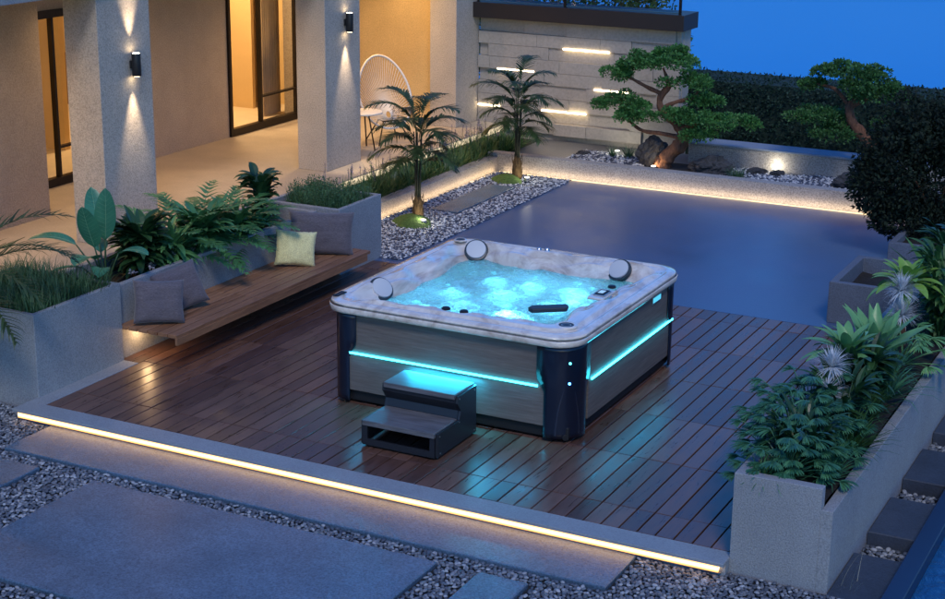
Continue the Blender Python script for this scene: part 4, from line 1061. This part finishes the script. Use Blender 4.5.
ros('bromeliad', 'light green bromeliad rosette at the deck edge, middle of the right planter', (1.92,.62,.84), 30, .36, .085, M['f_agave'], 'lance', 'bromeliads in the right planter', el1=.0, droop=.8)
ros('bromeliad', 'bright yellow-green bromeliad high in front of the dark bush', (1.98,2.22,.98), 26, .34, .095, M['f_brom'], 'lance', 'bromeliads in the right planter', el1=.0, droop=.9)
ros('agave', 'agave with broad upright leaves between the two bromeliads', (1.98,1.25,.60), 18, .54, .15, M['f_agave'], 'agave', 'agaves in the right planter', el0=1.45, el1=.7, droop=.35)
ros('agave', 'broad-leaved agave rising behind the middle bromeliad, next to the terrace', (1.88,1.75,.55), 12, .46, .12, M['f_agave'], 'agave', 'agaves in the right planter', el0=1.45, el1=.8, droop=.3)
ros('agave', 'tall dark agave behind the yellow-green bromeliad', (2.15,3.0,.60), 16, .75, .13, M['f_fern'], 'agave', 'agaves in the right planter', el0=1.45, el1=.8, droop=.3)
for x_, y_, z1 in ((1.92,.62,.86),(1.98,2.22,1.0)):
    g = MB(); g.tube([(x_,y_,.45),(x_,y_,z1)], [.03,.025], 8); tag(g.build('bromeliad_stump', M['bark']), 'short woody stump carrying the '+('light green' if y_ < 1 else 'yellow-green')+' bromeliad', 'stump')
def silver(label, loc):
    o = empty('silver_plant', label, 'plant', loc, 'silver air plants in the right planter'); g = MB()
    for c in range(1):
        for _ in range(330):
            az = rnd.uniform(0,2*PI); thin(g, (0,0,.0), az, rnd.uniform(-.4,1.5), rnd.uniform(.10,.19), .010, rnd.uniform(.2,1.5), 4)
    g.build('leaves', M['f_silver'], o)
silver('upper silver spiky tuft of the near pair in the right planter', (1.95,.08,.92)); silver('lower silver spiky tuft of the near pair in the right planter', (1.96,-.06,.76))
silver('upper silver spiky tuft of the far pair, beneath the yellow-green bromeliad', (2.0,1.95,1.0)); silver('lower silver spiky tuft of the far pair, above the pale fan leaves', (2.03,1.90,.82))
def strappy(label, loc, n, L, mat, W=.02):
    o = empty('strappy_plant', label, 'plant', loc, 'strappy plants in the right planter'); g = MB()
    tuft(g, (0,0,0), n, L, W, el=(.4,1.4), droop=(.7,1.9), r=.04); g.build('leaves', mat, o)
strappy('strappy green plant in the front left corner of the right planter', (1.84,-1.10,.46), 70, .28, M['f_fern'])
strappy('strappy plant drooping over the low outer wall at its front', (2.20,-.80,.46), 120, .34, M['f_teal'])
strappy('strappy plant drooping over the outer wall, halfway to the agave', (2.20,-.30,.46), 140, .38, M['f_hedge'])
strappy('strappy plant with long pale drooping leaves over the outer wall', (2.18,.80,.50), 110, .40, M['f_teal'], .026)
strappy('dark strappy plant behind the near silver tufts', (2.14,.30,.48), 120, .38, M['f_dark'])
strappy('dark strappy plant behind the light green bromeliad', (2.06,1.35,.48), 120, .36, M['f_hedge'])
strappy('dark strappy plant drooping beside the far silver tufts', (2.22,2.45,.48), 120, .44, M['f_dark'])
ros('agave', 'pale broad-leaved rosette against the dark bush at the far end of the right planter', (1.92,3.35,.62), 16, .46, .12, M['f_brom'], 'agave', 'agaves in the right planter', el0=1.4, el1=.5, droop=.5)
strappy('bluish strappy plant at the far end of the outer wall', (2.26,2.95,.48), 120, .42, M['f_teal'])
leafy('leafy_shrub', 'dark low leafy shrub filling the middle of the right planter', (2.05,.55,.48), 230, .20, .06, .42, M['f_dark'], spread=1.6, group='shrubs in the right planter')
leafy('leafy_shrub', 'dark small-leaved filler shrub between the two foremost fan-leaved plants', (2.0,-.72,.46), 260, .15, .035, .34, M['f_dark'], spread=2.0, group='shrubs in the right planter')
leafy('leafy_shrub', 'dark low leafy shrub below the near silver tufts', (2.06,-.05,.48), 200, .18, .045, .38, M['f_dark'], spread=1.6, group='shrubs in the right planter')
leafy('leafy_shrub', 'dark tall leafy shrub at the right edge behind the far silver tufts', (2.22,2.5,.48), 300, .18, .05, .75, M['f_hedge'], spread=1.8, group='shrubs in the right planter')
leafy('leafy_shrub', 'leafy shrub in the far corner of the right planter', (2.15,3.3,.48), 260, .2, .06, .7, M['f_dark'], spread=1.8, group='shrubs in the right planter')
# round dark bush
rnd.seed(77)
bx, by, bz = 1.30, 7.0, .28
o = empty('round_bush', 'large almost black round bush at the right edge of the terrace', 'bush', (bx,by,bz))
g = MB()
for a in range(7): g.tube([(0,0,0),(.12*math.cos(a),.12*math.sin(a),.25),(.35*math.cos(a),.35*math.sin(a),.6)], [.03,.02,.01], 6)
g.build('trunk', M['bark'], o, smooth=True)
g = MB()
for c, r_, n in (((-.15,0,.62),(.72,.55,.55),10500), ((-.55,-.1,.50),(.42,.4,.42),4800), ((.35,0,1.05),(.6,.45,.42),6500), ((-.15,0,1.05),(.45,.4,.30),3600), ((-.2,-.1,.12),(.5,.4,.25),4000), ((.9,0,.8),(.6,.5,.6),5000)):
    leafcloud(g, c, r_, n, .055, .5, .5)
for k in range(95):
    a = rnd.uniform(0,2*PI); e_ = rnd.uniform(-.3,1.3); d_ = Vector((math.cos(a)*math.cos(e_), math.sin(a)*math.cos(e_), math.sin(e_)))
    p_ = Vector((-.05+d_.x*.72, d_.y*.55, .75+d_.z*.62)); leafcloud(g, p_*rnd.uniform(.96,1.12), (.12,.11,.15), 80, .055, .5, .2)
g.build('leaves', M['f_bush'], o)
g = MB(); g2 = MB()
for c in ((.34,-.42,1.12),(.42,-.40,1.0),(.36,-.43,.92),(.5,-.4,1.16)):
    leafcloud(g2, c, (.07,.05,.05), 60, .05, .5)
o2 = empty('flower_spray', 'spray of lime leaves and pink blossom on the front of the dark bush', 'flowers', (bx,by,bz))
g2.build('leaves', M['f_lime'], o2)
for c in ((.36,-.46,1.22),(.45,-.46,1.20),(.20,-.44,1.05),(.16,-.44,.98),(.52,-.46,1.05)): leafcloud(g, c, (.035,.03,.03), 26, .03, .9)
g.build('blossom', M['petal'], o2)
g = MB()
for k in range(9): thin(g, (2.45+rnd.uniform(-.05,.05), -1.15+rnd.uniform(-.1,.1), -.15), rnd.uniform(0,6.28), rnd.uniform(1.0,1.5), rnd.uniform(.25,.42), .006, rnd.uniform(.3,1.0), 5)
tag(g.build('dry_grass', foliage('dry_grass_blades', (.3,.3,.25), (.45,.45,.38))), 'few dry grass blades at the foot of the right planter', 'grass')

# ------------------------------------------------------------------ porch furniture
def chair():
    cx_, cy_, cz = -6.32, 8.32, PZ
    o = empty('string_chair', 'white round string chair on thin dark legs on the porch', 'chair', (cx_,cy_,cz)); o.rotation_euler = (0,0,R(52))
    # egg shaped hoop, leaning back; facing -Y locally
    n = 60; hoop = []
    tilt = R(28)
    for k in range(n):
        w = 2*PI*k/n; rx = .37*(1-.12*math.sin(w)); rz = .52
        u = rx*math.cos(w); v = rz*math.sin(w)
        hoop.append(Vector((u, .14+v*math.sin(tilt), .66+v*math.cos(tilt))))
    g = MB(); g.tube(hoop, .016, 8, closed=True); g.build('hoop', M['white'], o, smooth=True)
    g = MB(); ctr = Vector((0,-.02,.34))
    for k in range(0, n):
        p = hoop[k]; g.tube([p, p.lerp(ctr,.35)+Vector((0,.075,-.03)), p.lerp(ctr,.7)+Vector((0,.06,-.03)), ctr+(p-ctr)*.10], .0042, 4)
    ring_ = [ctr+(p-ctr)*.10 for p in hoop]; g.tube(ring_, .005, 5, closed=True)
    g.build('cords', M['white'], o)
    for a, c in ((-.24,-.26),(.24,-.26),(-.22,.26),(.22,.26)):
        g = MB(); g.tube([(a*.45,c*.35,.30),(a,c,.003)], .010, 8); g.build('leg', M['darkmetal'], o, smooth=True)
    g = MB(); g.tube([(-.11,-.09,.30),(.11,-.09,.30),(.11,.09,.30),(-.11,.09,.30)], .010, 8, closed=True); g.build('frame', M['darkmetal'], o)
chair()
tb = empty('side_table', 'small pale side table on thin dark legs beside the string chair', 'table', (-6.36,7.72,PZ))
g = MB(); g.lathe([(.24,.48),(.26,.485),(.26,.50),(.25,.505)], (0,0,0), 36); g.build('top', M['white'], tb, smooth=True, angle=40)
for k in range(3):
    w = k*2*PI/3-.2; g = MB(); g.tube([(.10*math.cos(w),.10*math.sin(w),.48),(.21*math.cos(w),.21*math.sin(w),.003)], .010, 8); g.build('leg', M['darkmetal'], tb, smooth=True)

# ------------------------------------------------------------------ sky, sun, camera
W = bpy.data.worlds.new('World'); S.world = W; W.use_nodes = True; nt = W.node_tree
bg = nt.nodes['Background']; sky = nt.nodes.new('ShaderNodeTexSky'); sky.sky_type = 'NISHITA'; sky.sun_disc = False
SUN_EL, SUN_AZ = 4.0, 148.0
sky.sun_elevation = R(SUN_EL); sky.sun_rotation = R(SUN_AZ); sky.ozone_density = 4; sky.dust_density = .3; sky.air_density = 1.2
mul = nt.nodes.new('ShaderNodeMix'); mul.data_type = 'RGBA'; mul.blend_type = 'MULTIPLY'; mul.inputs[0].default_value = 1
mul.inputs[7].default_value = (.38,.66,1.10,1)
nt.links.new(sky.outputs[0], mul.inputs[6]); nt.links.new(mul.outputs[2], bg.inputs[0]); bg.inputs[1].default_value = .135
sl = bpy.data.lights.new('sun', 'SUN'); sl.energy = .31; sl.angle = R(14); sl.color = (1.0,.93,.86)
so = bpy.data.objects.new('sun', sl); COL.objects.link(so)
az, el = R(148), R(48)
so.rotation_euler = Vector((math.sin(az)*math.cos(el), math.cos(az)*math.cos(el), math.sin(el))).to_track_quat('Z', 'Y').to_euler()

yaw, pitch, roll, F = -0.468853, 0.289464, 0.0114634, 1619.2
fwd = Vector((math.sin(yaw)*math.cos(pitch), math.cos(yaw)*math.cos(pitch), -math.sin(pitch)))
rt = Vector((math.cos(yaw), -math.sin(yaw), 0)); up = rt.cross(fwd)
r2 = math.cos(roll)*rt+math.sin(roll)*up; u2 = -math.sin(roll)*rt+math.cos(roll)*up
cam = bpy.data.cameras.new('camera'); co = bpy.data.objects.new('camera', cam); COL.objects.link(co)
mw = Matrix((r2, u2, -fwd)).transposed().to_4x4(); mw.translation = Vector((4.52152721,-10.50065452,4.53674403)); co.matrix_world = mw
cam.sensor_width = 36; cam.lens = F*36/945; cam.clip_end = 3000; cam.clip_start = .05
S.camera = co
S.render.engine = 'CYCLES'
cy = S.cycles
cy.use_denoising = True
try: cy.denoiser = 'OPENIMAGEDENOISE'
except Exception: pass
cy.caustics_reflective = False; cy.caustics_refractive = False
cy.max_bounces = 8; cy.diffuse_bounces = 3; cy.glossy_bounces = 3; cy.transmission_bounces = 6; cy.transparent_max_bounces = 8
cy.sample_clamp_indirect = 4
vs_ = S.view_settings; vs_.view_transform = 'Standard'; vs_.look = 'None'; vs_.exposure = EXPO; vs_.gamma = 1
try: vs_.use_curve_mapping = False
except Exception: pass
S.render.film_transparent = False
